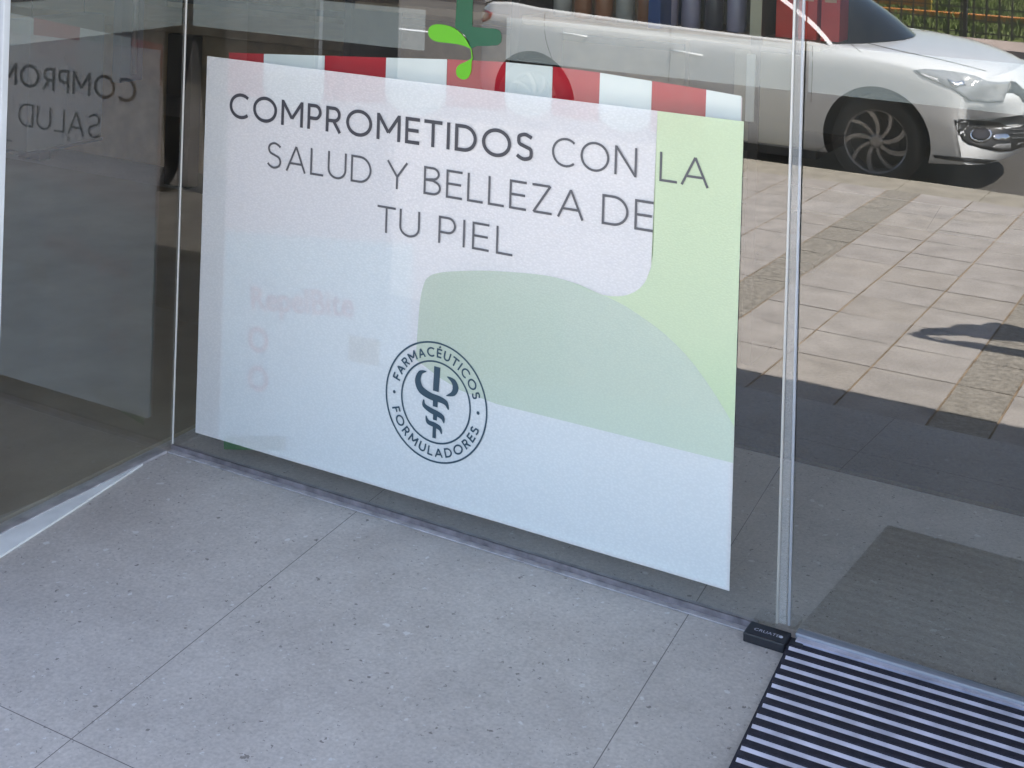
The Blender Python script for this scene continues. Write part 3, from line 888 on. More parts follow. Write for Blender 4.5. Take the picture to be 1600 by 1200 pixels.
em_ = thing('entrance_mat', 'black entrance mat with silver aluminium bars in front of the glass door', 'mat', (1.722, -0.004, 0.0), rz=0.018)
bm = bmesh.new()
vs = [bm.verts.new(p) for p in ((0.0, 0.0, .0006), (1.8, 0.0, .0006), (1.8, -0.60, .0006), (0.036, -0.60, .0006), (0.0, 0.0, .010), (1.8, 0.0, .010), (1.8, -0.60, .010), (0.036, -0.60, .010))]
for q in ((4, 7, 6, 5), (0, 1, 5, 4), (1, 2, 6, 5), (2, 3, 7, 6), (3, 0, 4, 7)): bm.faces.new([vs[i] for i in q])
bmesh.ops.recalc_face_normals(bm, faces=bm.faces[:])
link('rubber_base', bm, M_BLACK, em_)
M_BAR = mat('mat_bar_metal', (0.56, 0.53, 0.60), 0.5, metal=0.25, noise=0.25, nscale=18)
bm = bmesh.new(); bmb = bmesh.new()
def prism(bm, x0, x1, prof):
    a = [bm.verts.new((x0, y_, z_)) for y_, z_ in prof]; c = [bm.verts.new((x1, y_, z_)) for y_, z_ in prof]
    n = len(prof)
    for k in range(n): bm.faces.new((a[k], a[(k + 1) % n], c[(k + 1) % n], c[k]))
    bm.faces.new(a[::-1]); bm.faces.new(c)
for k in range(16):
    yy = -0.046 - 0.0364 * k
    xo = 0.004 + 0.06 * -yy + random.uniform(0, .004)
    prism(bm, xo, 1.796, [(yy - .0044, .0104), (yy + .0034, .0138), (yy + .0037, .0134), (yy - .0040, .0102)])
    prism(bmb, xo - .001, 1.797, [(yy + .0042, .0101), (yy + .0040, .0160), (yy + .0090, .0162), (yy + .016, .0102)])
box(bm, 0.014, 1.796, -0.017, -0.001, 0.0102, 0.0150)
bmesh.ops.recalc_face_normals(bm, faces=bm.faces[:]); bmesh.ops.recalc_face_normals(bmb, faces=bmb.faces[:])
link('rubber_ribs', bmb, M_BLACK, em_)
link('aluminium_bars', bm, M_BAR, em_)

bm = bmesh.new()
tp = [(0.0135, -0.085), (0.0135, -0.62), (0.13, -1.02), (0.138, -1.02), (0.083, -0.646), (0.040, -0.33)]
tp = [(0.0032, -0.115), (0.0032, -0.62), (0.003, -1.05), (0.142, -1.05), (0.083, -0.646), (0.048, -0.40)]
lo = [bm.verts.new((x_, y_, .0004)) for x_, y_ in tp]; hi = [bm.verts.new((x_, y_, .006)) for x_, y_ in tp]
bm.faces.new(hi)
for k in range(len(tp)):
    bm.faces.new((lo[k], lo[(k + 1) % len(tp)], hi[(k + 1) % len(tp)], hi[k]))
bmesh.ops.recalc_face_normals(bm, faces=bm.faces[:])
tag(link('floor_trim', bm, mat('white_floor_trim', (0.80, 0.80, 0.78), 0.5, noise=0.08, nscale=14)), 'white wedge shaped floor strip along the foot of the side pane', 'floor trim')

# ------------------------------------------------------------------ shop interior
tag(bxo('carpet', (0.2, 4.6, 0.87, 3.6, 0.0004, 0.012), M_CARPET), 'dark carpet on the shop floor behind the glass door', 'carpet')
M_DFL = mat('brown_floor_board', (0.30, 0.245, 0.175), 0.7, noise=0.15, nscale=5)
tag(bxo('floor_board', (-3.9, -0.05, -0.78, 2.2, 0.0004, 0.010), M_DFL), 'brown floor board inside the shop behind the side window pane', 'floor board')
wc = thing('wooden_cabinet', 'brown wooden cabinet with dark leg behind the window corner', 'cabinet', (-2.3, 2.3, 0))
bxo('body', (-1.1, 1.1, .05, .5, .06, .74), M_WOOD, wc, .008)
bxo('top', (-1.15, 1.15, .0, .55, .742, .79), M_WOODL, wc, .006)
for xx in (-.9, .12):
    bxo('leg', (xx, xx + .16, -.03, .045, 0, .74), M_DARKW, wc, .006)
wb = thing('wall_panel', 'tall dark wooden wall panel behind the brown cabinet', 'wall panel', (-1.8, 4.1, 0))
bxo('board', (-2.1, 1.6, 0, .06, .02, 2.5), M_WOOD, wb, .004)
for i in range(5): bxo('batten', (-2.1, 1.6, -.03, -.001, .25 + .4 * i, .29 + .4 * i), M_DARKW, wb, .003)
gb = thing('display_box', 'grey display box hanging on two cables behind the side window pane', 'display box', (-1.0, 0.53, 0))
bxo('body', (-.10, .0, -.17, .16, .618, 1.05), mat('box_grey', (0.14, 0.14, 0.14), 0.7, noise=0.06, nscale=5), gb, .004)
bxo('base_panel', (-.102, .003, -.175, .165, .606, .6175), mat('plinth_edge', (0.03, 0.03, 0.032), 0.6), gb, .002)
for yy in (-.12, .11):
    bxo('cable', (-.051, -.049, yy, yy + .002, 1.0502, 2.779), MAT['plinth_edge'], gb)
ds = thing('display_rod', 'slim blue grey panel with a glossy rod hanging behind the side pane', 'display rod', (-1.0, 0.80, 0))
bxo('panel', (-.02, .02, -.05, .06, .80, 2.779), mat('blue_grey_panel', (0.10, 0.105, 0.125), 0.4), ds, .004)
bm = bmesh.new(); tube(bm, [(.035, .0, .83), (.035, .0, 1.2), (.035, .0, 2.779)], .009, 10); link('rod', bm, M_ALU, ds, True)

# shelf unit with goods, seen above the poster through the dark parts of the reflection
SY = 1.5
su = thing('shelf_unit', 'wooden shelf unit with cream uprights inside the shop', 'shelf', (0, SY, 0))
for xx in (-0.55, 0.18, 1.075):
    bxo('upright', (xx, xx + .035, -.02, .33, 0, 2.2), M_DARKW, su, .004)
for zz in (0.34, 0.70, 1.045, 1.40):
    bxo('shelf_board', (-0.56, 1.30, .0, .32, zz, zz + .03), M_WOODL if zz > 1 else M_DARKW, su, .003)
cols = {'bottle_orange': (0.30, 0.11, 0.045), 'bottle_white': (0.34, 0.31, 0.28), 'bottle_lilac': (0.28, 0.24, 0.32), 'bottle_dark': (0.06, 0.05, 0.06)}
BM = {}
def bottle(mn, loc, label, hgt=.19):
    hgt = {'bottle_white': .17, 'bottle_orange': .155, 'bottle_lilac': .18, 'bottle_dark': .21}[mn]
    t_ = thing('bottle', label, 'bottle', loc, 'bottles on the interior shelves')
    if (mn, hgt) not in BM:
        bm = bmesh.new()
        rr = lathe(bm, [(.001, 0), (.030, 0), (.033, .006), (.033, hgt * .62), (.026, hgt * .74), (.013, hgt * .80), (.013, hgt * .84)], 'z', (0, 0, 0), 16)
        me = bpy.data.meshes.new('body'); bm.to_mesh(me); bm.free(); me.materials.append(mat(mn, cols[mn], 0.35))
        for p in me.polygons: p.use_smooth = True
        bm = bmesh.new(); lathe(bm, [(.001, hgt), (.016, hgt), (.017, hgt * .85), (.001, hgt * .85)], 'z', (0, 0, 0), 14)
        me2 = bpy.data.meshes.new('cap'); bm.to_mesh(me2); bm.free(); me2.materials.append(mat('cap_white', (0.4, 0.4, 0.4), 0.4))
        BM[(mn, hgt)] = (me, me2)
    a, b = BM[(mn, hgt)]
    for nm, me in (('body', a), ('cap', b)):
        c = bpy.data.objects.new(nm, me); COL.objects.link(c); c.parent = t_
seq = ['bottle_white', 'bottle_orange', 'bottle_orange', 'bottle_white', 'bottle_orange', 'bottle_lilac', 'bottle_lilac', 'bottle_dark', 'bottle_lilac']
for i, mn in enumerate(seq):
    bottle(mn, (0.33 + i * .082, SY + .09, 1.0752), '%s bottle in the row on the upper shelf inside the shop' % {'bottle_white': 'white', 'bottle_orange': 'orange', 'bottle_lilac': 'lilac', 'bottle_dark': 'dark'}[mn])
M_RP = mat('red_pack', (0.62, 0.05, 0.03), 0.45, noise=0.1, nscale=12)
for i in range(3):
    t_ = thing('carton', 'red upright carton in the row beside the cream shelf upright', 'carton', (1.135 + i * .075, SY + .1, 1.0752), 'red cartons on the upper shelf')
    bxo('body', (0, .062, -.05, .05, 0, .17), M_RP, t_, .002)
    bxo('label', (.012, .050, -.0512, -.0503, .125, .16), mat('pack_label', (0.55, 0.30, 0.16), 0.5), t_)
bl = thing('box_file', 'narrow dark blue box file standing on the upper shelf among the bottles', 'box file', (0.735, SY - .03, 1.0752))
bxo('case', (-.02, .025, 0, .25, 0, .31), mat('navy_panel', (0.015, 0.05, 0.18), 0.5), bl, .003)
bxo('spine_label', (-.012, .017, -.0012, -.0002, .18, .26), MAT['pack_label'], bl)
bxo('upright_facing', (1.073, 1.112, -.026, -.0205, 1.08, 2.2), mat('cream_wood', (0.55, 0.48, 0.34), 0.6, noise=0.1, nscale=6), su, .002)
sp_ = bxo('end_panel', (1.02, 1.25, -.012, -.001, .735, 1.03), mat('beige_laminate', (0.26, 0.21, 0.14), 0.55, noise=0.08, nscale=4), su, .003)
bxo('panel_post', (1.065, 1.095, -.024, -.0125, .80, 1.02), mat('post_white', (0.66, 0.62, 0.55), 0.5), su, .003)

# ------------------------------------------------------------------ parked car (seen mirrored in the glass)
CO = Vector((0.19, -7.505, -0.495))      # front axle, centre line, road level; +x forward, +y towards the shop
car = thing('parked_car', 'white hatchback parked along the kerb and mirrored in the shop glass', 'car', CO)
def paint_mat():
    M = mat('white_car_paint', (0.76, 0.77, 0.76), 0.32, spec=0.5, coat=0.8)
    return M
M_CAR = paint_mat()
M_TRIM = mat('black_trim', (0.02, 0.02, 0.02), 0.45)
M_CGL = mat('car_glass', (0.012, 0.015, 0.015), 0.03, spec=0.6)
M_CHR = mat('chrome', (0.75, 0.75, 0.76), 0.12, metal=1.0)
S = [-3.43, -3.35, -3.1, -2.7, -2.2, -1.5, -0.8, -0.4, -0.1, 0.15, 0.4, 0.6, 0.74, 0.83, 0.862]
f_w = spline1(S, [.74, .80, .865, .893, .90, .90, .90, .902, .905, .902, .893, .878, .862, .845, .82])
f_zs = spline1(S, [.84, .90, .935, .93, .915, .895, .875, .870, .86, .84, .80, .75, .70, .65, .59])
f_zh = spline1(S, [.90, .98, 1.035, 1.02, 1.00, .972, .948, .938, .925, .905, .872, .832, .785, .73, .64])
f_wh = spline1(S, [.62, .70, .76, .80, .815, .82, .82, .81, .79, .77, .74, .71, .69, .67, .66])
f_zc = spline1(S, [.92, 1.0, 1.06, 1.03, 1.0, .975, .95, .945, .945, .935, .905, .865, .82, .765, .67])
f_zb = spline1(S, [.38, .30, .24, .20, .18, .175, .175, .175, .18, .185, .19, .20, .21, .235, .30])
f_bd = spline1(S, [-.22, -.20, -.14, -.05, 0, 0, 0, 0, 0, .018, .062, .135, .218, .295, .335])
def section(s):
    w, zs, zh, wh, zc, zb = (float(f(s)) for f in (f_w, f_zs, f_zh, f_wh, f_zc, f_zb))
    zm = zb + (zs - zb) * .52
    c = [(0, zb), (.55 * w, zb), (.86 * w, zb + .004), (.945 * w, zb + .03), (.975 * w, zb + .13), (w * .998, zm - .03), (w, zm + .06), (w * .990, zs - .09), (w * .975, zs - .02),
         (w * .955, zs + .015), (wh + .35 * (w - wh), zs + .62 * (zh - zs)), (wh, zh), (wh * .80, zh + .45 * (zc - zh)), (wh * .45, zh + .86 * (zc - zh)), (0, zc)]
    return c
def ring(s, k=1.0, push=0.0):
    half = [np.array(p) for p in catmull(section(s), 4)]
    zmid = 0.47
    pts = []
    w = float(f_w(s)); bd = float(f_bd(s))
    full = [(p[0], p[1]) for p in half] + [(-p[0], p[1]) for p in half[-2:0:-1]]
    for (yy, zz) in full:
        r = min(1.0, abs(yy) / w)
        sx = s + push - bd * r ** 2.6
        yk = yy * (1 - (1 - k) * .25)
        pts.append((sx, yk, zmid + (zz - zmid) * k))
    return pts
stn = list(np.linspace(-3.43, -3.0, 8)) + list(np.linspace(-2.9, -.5, 26)) + list(np.linspace(-.42, .862, 36))
rings = [ring(-3.43, .25, -.03), ring(-3.43, .7, -.022)] + [ring(s) for s in stn] + [ring(.862, .90, .012), ring(.862, .66, .018), ring(.862, .2, .020)]
bm = bmesh.new()
V = [[bm.verts.new(p) for p in r] for r in rings]
for a, b in zip(V, V[1:]):
    n = len(a)
    for k in range(n):
        bm.faces.new((a[k], a[(k + 1) % n], b[(k + 1) % n], b[k]))
bm.faces.new(V[0]); bm.faces.new(V[-1][::-1])
bmesh.ops.recalc_face_normals(bm, faces=bm.faces[:])
BVH_BODY = BVHTree.FromBMesh(bm)
body = link('body', bm, [M_CAR, M_TRIM], car, True)
AX = [0.0, -2.66]
cut = bmesh.new()
for ax in AX:
    for s in (-1, 1):
        rr = lathe(cut, [(.368, .55), (.368, 1.1)], 'y', (ax, 0, .325), 48) if s > 0 else lathe(cut, [(.368, -1.1), (.368, -.55)], 'y', (ax, 0, .325), 48)
        cut.faces.new(rr[0]); cut.faces.new(rr[1][::-1])
bmesh.ops.recalc_face_normals(cut, faces=cut.faces[:])
cme = bpy.data.meshes.new('cut'); cut.to_mesh(cme); cut.free()
cme.materials.append(M_CAR); cme.materials.append(M_TRIM)
for p in cme.polygons: p.material_index = 1
co = bpy.data.objects.new('cut', cme); COL.objects.link(co); co.parent = car
md = body.modifiers.new('b', 'BOOLEAN'); md.object = co; md.operation = 'DIFFERENCE'; md.solver = 'EXACT'
bpy.context.view_layer.update()
dg = bpy.context.evaluated_depsgraph_get()
me = bpy.data.meshes.new_from_object(body.evaluated_get(dg))
body.modifiers.clear(); body.data = me
bpy.data.objects.remove(co)
if len(me.materials) < 2: me.materials.append(M_TRIM)
for p in me.polygons:
    p.use_smooth = True
    c = p.center
    # inside of the wheel housings is black
    for ax in AX:
        if abs(math.hypot(c.x - ax, c.z - .325) - .368) < .012 and abs(c.y) < 0.886 and abs(p.normal.y) < .5: p.material_index = 1; p.use_smooth = False
        if abs(abs(c.y) - .55) < .01 and math.hypot(c.x - ax, c.z - .325) < .37: p.material_index = 1; p.use_smooth = False
try:
    me.set_sharp_from_angle(angle=math.radians(38))
except Exception: pass

# cabin: roof, pillars and glass from one set of cross sections
SCB = [-3.32, -3.2, -3.0, -2.7, -2.3, -1.8, -1.4, -1.2, -1.0, -.8, -.5, -.33, -.1, .03]
zr = spline1(SCB, [1.03, 1.11, 1.23, 1.34, 1.395, 1.425, 1.43, 1.42, 1.395, 1.34, 1.225, 1.145, 1.015, .925])
zcc = spline1(SCB, [1.05, 1.14, 1.27, 1.395, 1.45, 1.47, 1.472, 1.465, 1.44, 1.395, 1.285, 1.20, 1.05, .945])
wr = spline1(SCB, [.70, .685, .665, .645, .635, .625, .62, .62, .625, .64, .68, .71, .76, .80])
bdc = spline1(SCB, [-.12, -.13, -.12, -.06, 0, 0, .0, .06, .12, .18, .26, .30, .35, .38])
def cab(s):
    zb_, wb_ = float(f_zh(s)) , float(f_wh(s)) - .004
    z2, w2, z3 = float(zr(s)), float(wr(s)), float(zcc(s))
    z2 = max(z2, zb_ + .004)
    L = [(wb_, zb_ - .02), (wb_ - .004, zb_ + min(.03, (z2 - zb_) * .3))]
    for k in (.35, .65, .9): L.append((wb_ + (w2 + .035 - wb_) * k, zb_ + .03 + (z2 - .05 - zb_ - .03) * k if z2 - zb_ > .1 else zb_ + (z2 - zb_) * k))
    L += [(w2 + .022, z2 - .012), (w2 - .012, z2 + .008)]
    for k in (.25, .5, .75, 1.0): L.append(((w2 - .012) * (1 - k), z2 + .008 + (z3 - z2 - .008) * (1 - (1 - k) ** 2)))
    bd = float(bdc(s))
    return [(s - bd * min(1, y_ / max(w2, .01)) ** 2, y_, z_) for y_, z_ in L]
ss = list(np.linspace(-3.32, .03, 64))
half = [cab(s) for s in ss]
def cabin_part(name, pick, material, sides=(1, -1)):
    for_side = bmesh.new()
    for sg in sides:
        cache = {}
        def vv(i, k):
            if (i, k) not in cache:
                p = half[i][k]; cache[(i, k)] = for_side.verts.new((p[0], sg * p[1], p[2]))
            return cache[(i, k)]
        for i in range(len(ss) - 1):
            for k in range(len(half[0]) - 1):
                if pick(ss[i], k): for_side.faces.new((vv(i, k), vv(i + 1, k), vv(i + 1, k + 1), vv(i, k + 1)))
    bmesh.ops.remove_doubles(for_side, verts=for_side.verts[:], dist=.0005)
    bmesh.ops.recalc_face_normals(for_side, faces=for_side.faces[:])
    return link(name, for_side, material, car, True)
side = lambda s, k: 1 <= k <= 4 and -2.95 < s < -.06
bpil = lambda s: -1.62 < s < -1.53 or -2.62 < s < -2.56
shield = lambda s, k: k >= 6 and (s > -1.22)
rearw = lambda s, k: k >= 7 and s < -2.75
cabin_part('roof', lambda s, k: not (side(s, k) or shield(s, k) or rearw(s, k) or (k == 0)), M_CAR)
cabin_part('window_trim', lambda s, k: k == 0 or (side(s, k) and bpil(s)), M_TRIM)
for sg in (1, -1):
    for lo_, hi_ in ((-1.53, 0), (-2.56, -1.62), (-3, -2.62)):
        cabin_part('side_window', lambda s, k: side(s, k) and not bpil(s) and lo_ <= s <= hi_, M_CGL, (sg,))
cabin_part('windscreen', shield, M_CGL)
cabin_part('rear_window', rearw, M_CGL)

# details laid on the body along the sight line of the mirror image, then copied to the other side
MO = Vector((CAMP.x, -CAMP.y, CAMP.z))
def body_hit(px):
    d = px_ray(px); d = Vector((d.x, -d.y, d.z)).normalized()
    r = BVH_BODY.ray_cast(MO - CO, d)
    return (r[0], r[1]) if r[0] is not None else None
def decal(name, outline, material, off=0.004, cuts=3, depth=0.008, mirror=True, hole=None, parent=None):
    bm = bmesh.new()
    f = bm.faces.new([bm.verts.new((p[0], p[1], 0)) for p in outline])
    bmesh.ops.triangulate(bm, faces=[f])
    for _ in range(cuts):
        long = [e for e in bm.edges if e.calc_length() > 7]
        if not long: break
        bmesh.ops.subdivide_edges(bm, edges=long, cuts=1)
        bmesh.ops.triangulate(bm, faces=bm.faces[:])
    bad = []
    for v in bm.verts:
        h = body_hit((v.co.x, v.co.y))
        if h is None: bad.append(v); continue
        v.co = h[0] + h[1] * off
    bmesh.ops.delete(bm, geom=bad, context='VERTS')
    bmesh.ops.recalc_face_normals(bm, faces=bm.faces[:])
    # turn normals outward (+y side of the car) and give a rim
    tot = sum((f.normal.y + f.normal.x * .7) * f.calc_area() for f in bm.faces)
    if tot < 0: bmesh.ops.reverse_faces(bm, faces=bm.faces[:])
    be = [e for e in bm.edges if e.is_boundary]
    nv = {v: v.normal.copy() for v in bm.verts}
    ex = bmesh.ops.extrude_edge_only(bm, edges=be)
    for g in ex['geom']:
        if isinstance(g, bmesh.types.BMVert): g.co -= Vector((.3, .95, 0)) * depth
    o = link(name, bm, material, parent or car, True)
    if mirror:
        b2 = bmesh.new(); b2.from_mesh(o.data)
        for v in b2.verts: v.co.y = -v.co.y
        bmesh.ops.reverse_faces(b2, faces=b2.faces[:])
        link(name, b2, material, parent or car, True)
    return o
def c4(l): return [(1380 + x_ / 5, 60 + y_ / 5) for x_, y_ in l]
M_LAMP = mat('lamp_glass', (0.30, 0.31, 0.32), 0.12, spec=0.7, coat=0.6, noise=0.25, nscale=9)
hl = decal('headlight', c4([(240, 250), (330, 243), (480, 255), (620, 275), (720, 300), (800, 335), (870, 345), (985, 340), (960, 420), (930, 500), (800, 505), (660, 490), (600, 440), (540, 400), (420, 350), (310, 300)]), M_LAMP, .004, 4)
decal('lamp_reflector', c4([(500, 320), (560, 345), (620, 335), (640, 370), (560, 385), (520, 360)]), M_CHR, .007, 3, .004)
decal('lamp_strip', c4([(285, 268), (420, 318), (440, 345), (370, 318), (300, 285)]), mat('lamp_white', (0.8, 0.8, 0.8), 0.2), .007, 3, .004)
fogo = decal('lower_grille', c4([(555, 640), (600, 632), (760, 645), (900, 660), (960, 690), (1000, 690), (1060, 680), (1150, 672), (1150, 835), (1100, 845), (1040, 865), (990, 880), (900, 885), (760, 860), (660, 830), (610, 790), (580, 730)]), M_TRIM, .003, 4)
ell = lambda rx, ry, n=28: [(755 + rx * math.cos(t), 752 + ry * math.sin(t)) for t in np.linspace(0, 2 * math.pi, n + 1)[:-1]]
decal('fog_lamp', c4(ell(88, 68)), M_CHR, .008, 3, .008)
decal('fog_lamp_lens', c4(ell(70, 52)), mat('fog_lens', (0.03, 0.03, 0.035), 0.1), .011, 3, .004)
decal('chrome_bar', c4([(850, 752), (960, 748), (982, 770), (975, 798), (870, 800), (848, 780)]), M_CHR, .008, 3, .006)
decal('grille_blade', c4([(830, 855), (880, 828), (985, 822), (990, 868), (900, 872)]), mat('grey_blade', (0.20, 0.20, 0.20), 0.4), .007, 3, .005)
for yy in (715, 745, 780):
    decal('grille_slat', c4([(985, yy), (1150, yy - 14), (1150, yy - 2), (985, yy + 10)]), mat('grey_blade2', (0.09, 0.09, 0.09), 0.4), .007, 2, .005)
decal('bumper_lip', c4([(390, 912), (560, 926), (790, 946), (880, 952), (1000, 926), (1150, 880), (1150, 930), (1000, 975), (880, 985), (560, 960), (400, 935)]), M_TRIM, .004, 4)
decal('upper_grille', c4([(990, 335), (1030, 345), (1110, 420), (1160, 440), (1160, 520), (1085, 500), (1060, 460), (1010, 430), (950, 428)]), M_TRIM, .003, 3)
def seam(pts, wpx=1.0):
    P = catmull(pts, 4)
    L, Rr = [], []
    for i, p in enumerate(P):
        d = P[min(i + 1, len(P) - 1)] - P[max(i - 1, 0)]; d = d / np.linalg.norm(d); nrm = np.array((-d[1], d[0]))
        L.append(tuple(p + nrm * wpx / 2)); Rr.append(tuple(p - nrm * wpx / 2))
    return L + Rr[::-1]
M_SEAM = mat('panel_gap', (0.06, 0.06, 0.06), 0.7)
for pts in ([(1268, 68), (1268, 110), (1266, 160)], [(1047, 45), (1047, 90), (1044, 128)], [(851, 22), (853, 60), (868, 105), (880, 140)],
            [(1312, 56), (1330, 70), (1345, 82)], [(1318, 58), (1400, 79), (1470, 94), (1540, 112)]):
    decal('panel_gap', seam(pts, 0.9), M_SEAM, .0012, 0, .002)
def handle(a, b):
    h1, h2 = body_hit(a), body_hit(b)
    bm = bmesh.new()
    p, q = h1[0] + h1[1] * .018, h2[0] + h2[1] * .018
    tube(bm, [h1[0], p + (q - p) * .08, p + (q - p) * .5 + h1[1] * .006, p + (q - p) * .92, h2[0]], [.006, .011, .012, .011, .006], 8)
    link('door_handle', bm, M_CAR, car, True)
handle((1052, 79), (1098, 87)); handle((876, 51), (918, 58))
decal('tail_light', [(738, 8), (752, 12), (770, 21), (766, 30), (744, 40), (739, 30)], mat('tail_red', (0.25, 0.01, 0.015), 0.15, spec=0.7), .006, 3)
# blank number plate and rear plate
bxo('number_plate', (.874, .884, -.26, .26, .44, .55), mat('plate_white', (0.75, 0.75, 0.75), 0.4), car, .002)

# wheels
M_TYRE = mat('tyre', (0.025, 0.024, 0.023), 0.8, noise=0.2, nscale=30)
M_RIM = mat('alloy', (0.30, 0.285, 0.27), 0.4, metal=0.7)
M_DRUM = mat('brake', (0.05, 0.048, 0.045), 0.6)
def wheel_meshes():
    bm = bmesh.new(); lathe(bm, [(.21, -.10), (.285, -.105), (.308, -.085), (.315, -.05), (.315, .05), (.308, .085), (.285, .105), (.222, .100), (.212, .085), (.21, -.10)], 'y', n=56)
    bmesh.ops.recalc_face_normals(bm, faces=bm.faces[:])
    t1 = bpy.data.meshes.new('tyre'); bm.to_mesh(t1); bm.free(); t1.materials.append(M_TYRE)
    bm = bmesh.new()
    lathe(bm, [(.200, -.05), (.203, .07), (.210, .092), (.220, .099), (.222, .090)], 'y', n=56)
    lathe(bm, [(.0005, .088), (.035, .088), (.048, .080), (.052, .05)], 'y', n=20)
    for k in range(9):
        a0 = 2 * math.pi * k / 9
        L, Rr = [], []
        for j in range(8):
            t = j / 7; r = .042 + (.208 - .042) * t
            a = a0 + .42 * t ** 1.5
            wv = (.011 + .009 * t) if k % 2 == 0 else (.009 + .006 * t)
            c, s = math.cos(a), math.sin(a)
            yv = .078 + .012 * t
            L.append((r * c - wv * s, yv, r * s + wv * c)); Rr.append((r * c + wv * s, yv, r * s - wv * c))
        lv = [bm.verts.new(p) for p in L]; rv = [bm.verts.new(p) for p in Rr]
        lb = [bm.verts.new((p[0], p[1] - .03, p[2])) for p in L]; rb = [bm.verts.new((p[0], p[1] - .03, p[2])) for p in Rr]
        for j in range(7):
            bm.faces.new((lv[j], lv[j + 1], rv[j + 1], rv[j])); bm.faces.new((lb[j], lb[j + 1], lv[j + 1], lv[j])); bm.faces.new((rv[j], rv[j + 1], rb[j + 1], rb[j]))
    bmesh.ops.recalc_face_normals(bm, faces=bm.faces[:])
    t2 = bpy.data.meshes.new('rim'); bm.to_mesh(t2); bm.free(); t2.materials.append(M_RIM)
    bm = bmesh.new(); lathe(bm, [(.0005, .03), (.15, .03), (.15, .0), (.199, .0), (.199, -.05)], 'y', n=40)
    t3 = bpy.data.meshes.new('brake_disc'); bm.to_mesh(t3); bm.free(); t3.materials.append(M_DRUM)
    return (('tyre', t1), ('rim', t2), ('brake_disc', t3))
WM = wheel_meshes()
for ax in AX:
    for s in (1, -1):
        wo = bpy.data.objects.new('wheel', WM[0][1]); COL.objects.link(wo); wo.parent = car
        wo.location = (ax, s * .785, .315)
        if s < 0: wo.rotation_euler = (0, 0, math.pi)
        for nm, me_ in WM[1:]:
            c = bpy.data.objects.new(nm, me_); COL.objects.link(c); c.parent = wo
        for p in WM[0][1].polygons: p.use_smooth = True

# ------------------------------------------------------------------ person taking the picture (behind the lens; throws the shadow)
def skin_mesh(name, verts, edges, radii, root, material, parent, sub=1):
    me = bpy.data.meshes.new(name)
    me.from_pydata(verts, edges, [])
    o = bpy.data.objects.new(name, me); COL.objects.link(o)
    md = o.modifiers.new('skin', 'SKIN'); md.use_smooth_shade = True
    sv = me.skin_vertices[0].data
    for i, r in enumerate(radii):
        sv[i].radius = r if isinstance(r, tuple) else (r, r)
        sv[i].use_root = (i == root)
    o.modifiers.new('sub', 'SUBSURF').levels = sub
    bpy.context.view_layer.update()
    dg = bpy.context.evaluated_depsgraph_get()
    m2 = bpy.data.meshes.new_from_object(o.evaluated_get(dg))
    bpy.data.objects.remove(o)
    m2.materials.clear()
    return link_mesh(name, m2, material, parent, True)
PY = -3.20
GZ = zp(PY)
pr = thing('person', 'person in dark jacket and trousers holding up a phone, casting the shadow on the pavement', 'person', (2.80, PY, GZ), rz=-YAW)
# local frame: +y is the viewing direction, +x to the person's right
M_SKIN = mat('skin', (0.52, 0.32, 0.23), 0.5)
M_JKT = mat('dark_jacket', (0.04, 0.045, 0.06), 0.85)
M_TRS = mat('dark_trousers', (0.03, 0.032, 0.04), 0.85)
M_HAIR = mat('dark_hair', (0.025, 0.017, 0.012), 0.6)
phl = (Matrix.Rotation(YAW, 4, 'Z') @ (CAMP - Vector((2.80, PY, GZ))))
hx, hy, hz = phl.x, phl.y, phl.z
by = hy - 0.33
V_, E_, R__ = [], [], []
def jv(p, r, par=None):
    V_.append(p); R__.append(r)
    if par is not None: E_.append((par, len(V_) - 1))
    return len(V_) - 1
pel = jv((0, by, .97), (.17, .12)); sp1 = jv((0, by, 1.15), (.155, .11), pel); ch = jv((0, by + .01, 1.36), (.175, .12), sp1); nb = jv((0, by + .01, 1.50), (.075, .07), ch)
nk = jv((0, by + .03, 1.56), .058, nb); hd = jv((0, by + .05, 1.66), (.078, .09), nk); hd2 = jv((0, by + .05, 1.76), (.07, .085), hd); 
elbows = {}
for s in (-1, 1):
    shd = jv((s * .19, by + .0, 1.45), .075, ch)
    elb = jv((s * .25 + hx * .4, by + .12, 1.29), .062, shd)
    wr_ = jv((hx + s * .085, hy - .085, hz - .13), .050, elb)
    pm = jv((hx + s * .062, hy - .045, hz - .085), (.022, .036), wr_)
    hip = jv((s * .095, by, .90), .095, pel); kn = jv((s * .11, by + .02, .50), .062, hip); an = jv((s * .115, by - .01, .10), .043, kn)
    ft = jv((s * .125, by + .10, .045), (.045, .035), an); to = jv((s * .13, by + .19, .03), (.04, .025), ft)
    elbows[s] = pm
bodym = skin_mesh('body', V_, E_, R__, 0, [M_JKT, M_TRS, M_SKIN, M_HAIR], pr, 2)
for p in bodym.data.polygons:
    c = p.center
    hand = (c - Vector((hx, hy, hz - .08))).length < .135
    if hand or (c.z > 1.525 and abs(c.x) < .12): p.material_index = 2
    elif c.z < .95 and abs(c.x) < .35: p.material_index = 1
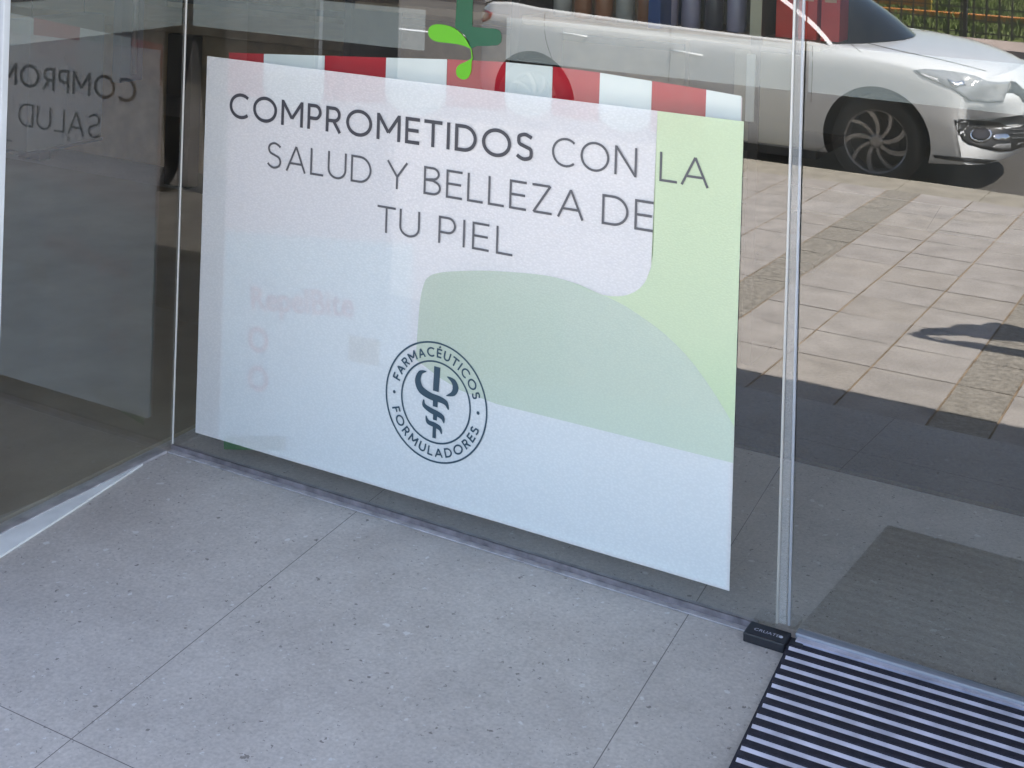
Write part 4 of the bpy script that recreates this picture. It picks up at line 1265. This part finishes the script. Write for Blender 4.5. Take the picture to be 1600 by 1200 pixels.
# fingers: separate short chains rooted in each palm, curling round the phone's edge
for s in (-1, 1):
    fv, fe_, fr = [], [], []
    base = Vector(V_[elbows[s]])
    fv.append(tuple(base)); fr.append((.02, .032)); root = 0
    for k in range(4):
        ln = (.040, .045, .043, .034)[k]
        z0 = base.z + .030 - .020 * k
        a = (base.x - s * .006, base.y - .010, z0); b = (base.x - s * .010 + s * .012, base.y + .018, z0 + .004); c = (base.x - s * .030, base.y + .030, z0 + .006); d = (base.x - s * .030 - s * ln * .5, base.y + .026, z0 + .008)
        i0 = len(fv); fv += [a, b, c, d]; fr += [.0095, .0092, .0088, .0075]; fe_ += [(root, i0), (i0, i0 + 1), (i0 + 1, i0 + 2), (i0 + 2, i0 + 3)]
    i0 = len(fv); fv += [(base.x - s * .010, base.y - .026, base.z + .016), (base.x - s * .026, base.y - .028, base.z + .040), (base.x - s * .030, base.y - .022, base.z + .062)]
    fr += [.012, .0105, .009]; fe_ += [(root, i0), (i0, i0 + 1), (i0 + 1, i0 + 2)]
    # keep every finger behind the lens plane
    fv = [(x_, min(y_, hy - .014), z_) for x_, y_, z_ in fv]
    skin_mesh('hand', fv, fe_, fr, 0, M_SKIN, pr, 1)
bm = bmesh.new()
bmesh.ops.create_uvsphere(bm, u_segments=24, v_segments=14, radius=1)
for v in bm.verts:
    v.co = Vector((v.co.x * .089, v.co.y * .105 + by + .035, v.co.z * .095 + 1.755))
bmesh.ops.delete(bm, geom=[v for v in bm.verts if v.co.y > by + .09 and v.co.z < 1.78], context='VERTS')
link('hair', bm, M_HAIR, pr, True)
bm = bmesh.new(); tube(bm, [(0, by + .128, 1.72), (0, by + .150, 1.685), (0, by + .135, 1.672)], [.008, .014, .008], 8); link('nose', bm, M_SKIN, pr, True)
for s in (-1, 1):
    bm = bmesh.new(); bmesh.ops.create_uvsphere(bm, u_segments=10, v_segments=8, radius=.011)
    bmesh.ops.translate(bm, verts=bm.verts[:], vec=(s * .032, by + .126, 1.715)); link('eye', bm, M_BLKPL, pr, True)
    bm = bmesh.new(); bmesh.ops.create_uvsphere(bm, u_segments=10, v_segments=8, radius=.028)
    for v in bm.verts: v.co = Vector((v.co.x * .4 + s * .083, v.co.y * .7 + by + .045, v.co.z + 1.695))
    link('ear', bm, M_SKIN, pr, True)
bm = bmesh.new(); tube(bm, [(-.022, by + .132, 1.638), (0, by + .137, 1.636), (.022, by + .132, 1.638)], [.004, .007, .004], 8); link('mouth', bm, mat('lips', (0.40, 0.16, 0.13), 0.5), pr, True)
ph = thing('phone', 'black phone held upright by the photographing person', 'phone', CAMP - FW * .010 - UP * .062, rz=-YAW)
bxo('case', (-.038, .038, -.008, 0, -.082, .078), M_BLKPL, ph, .003)
bxo('screen', (-.034, .034, -.0092, -.0083, -.076, .072), mat('phone_screen', (0.02, 0.02, 0.025), 0.1), ph)
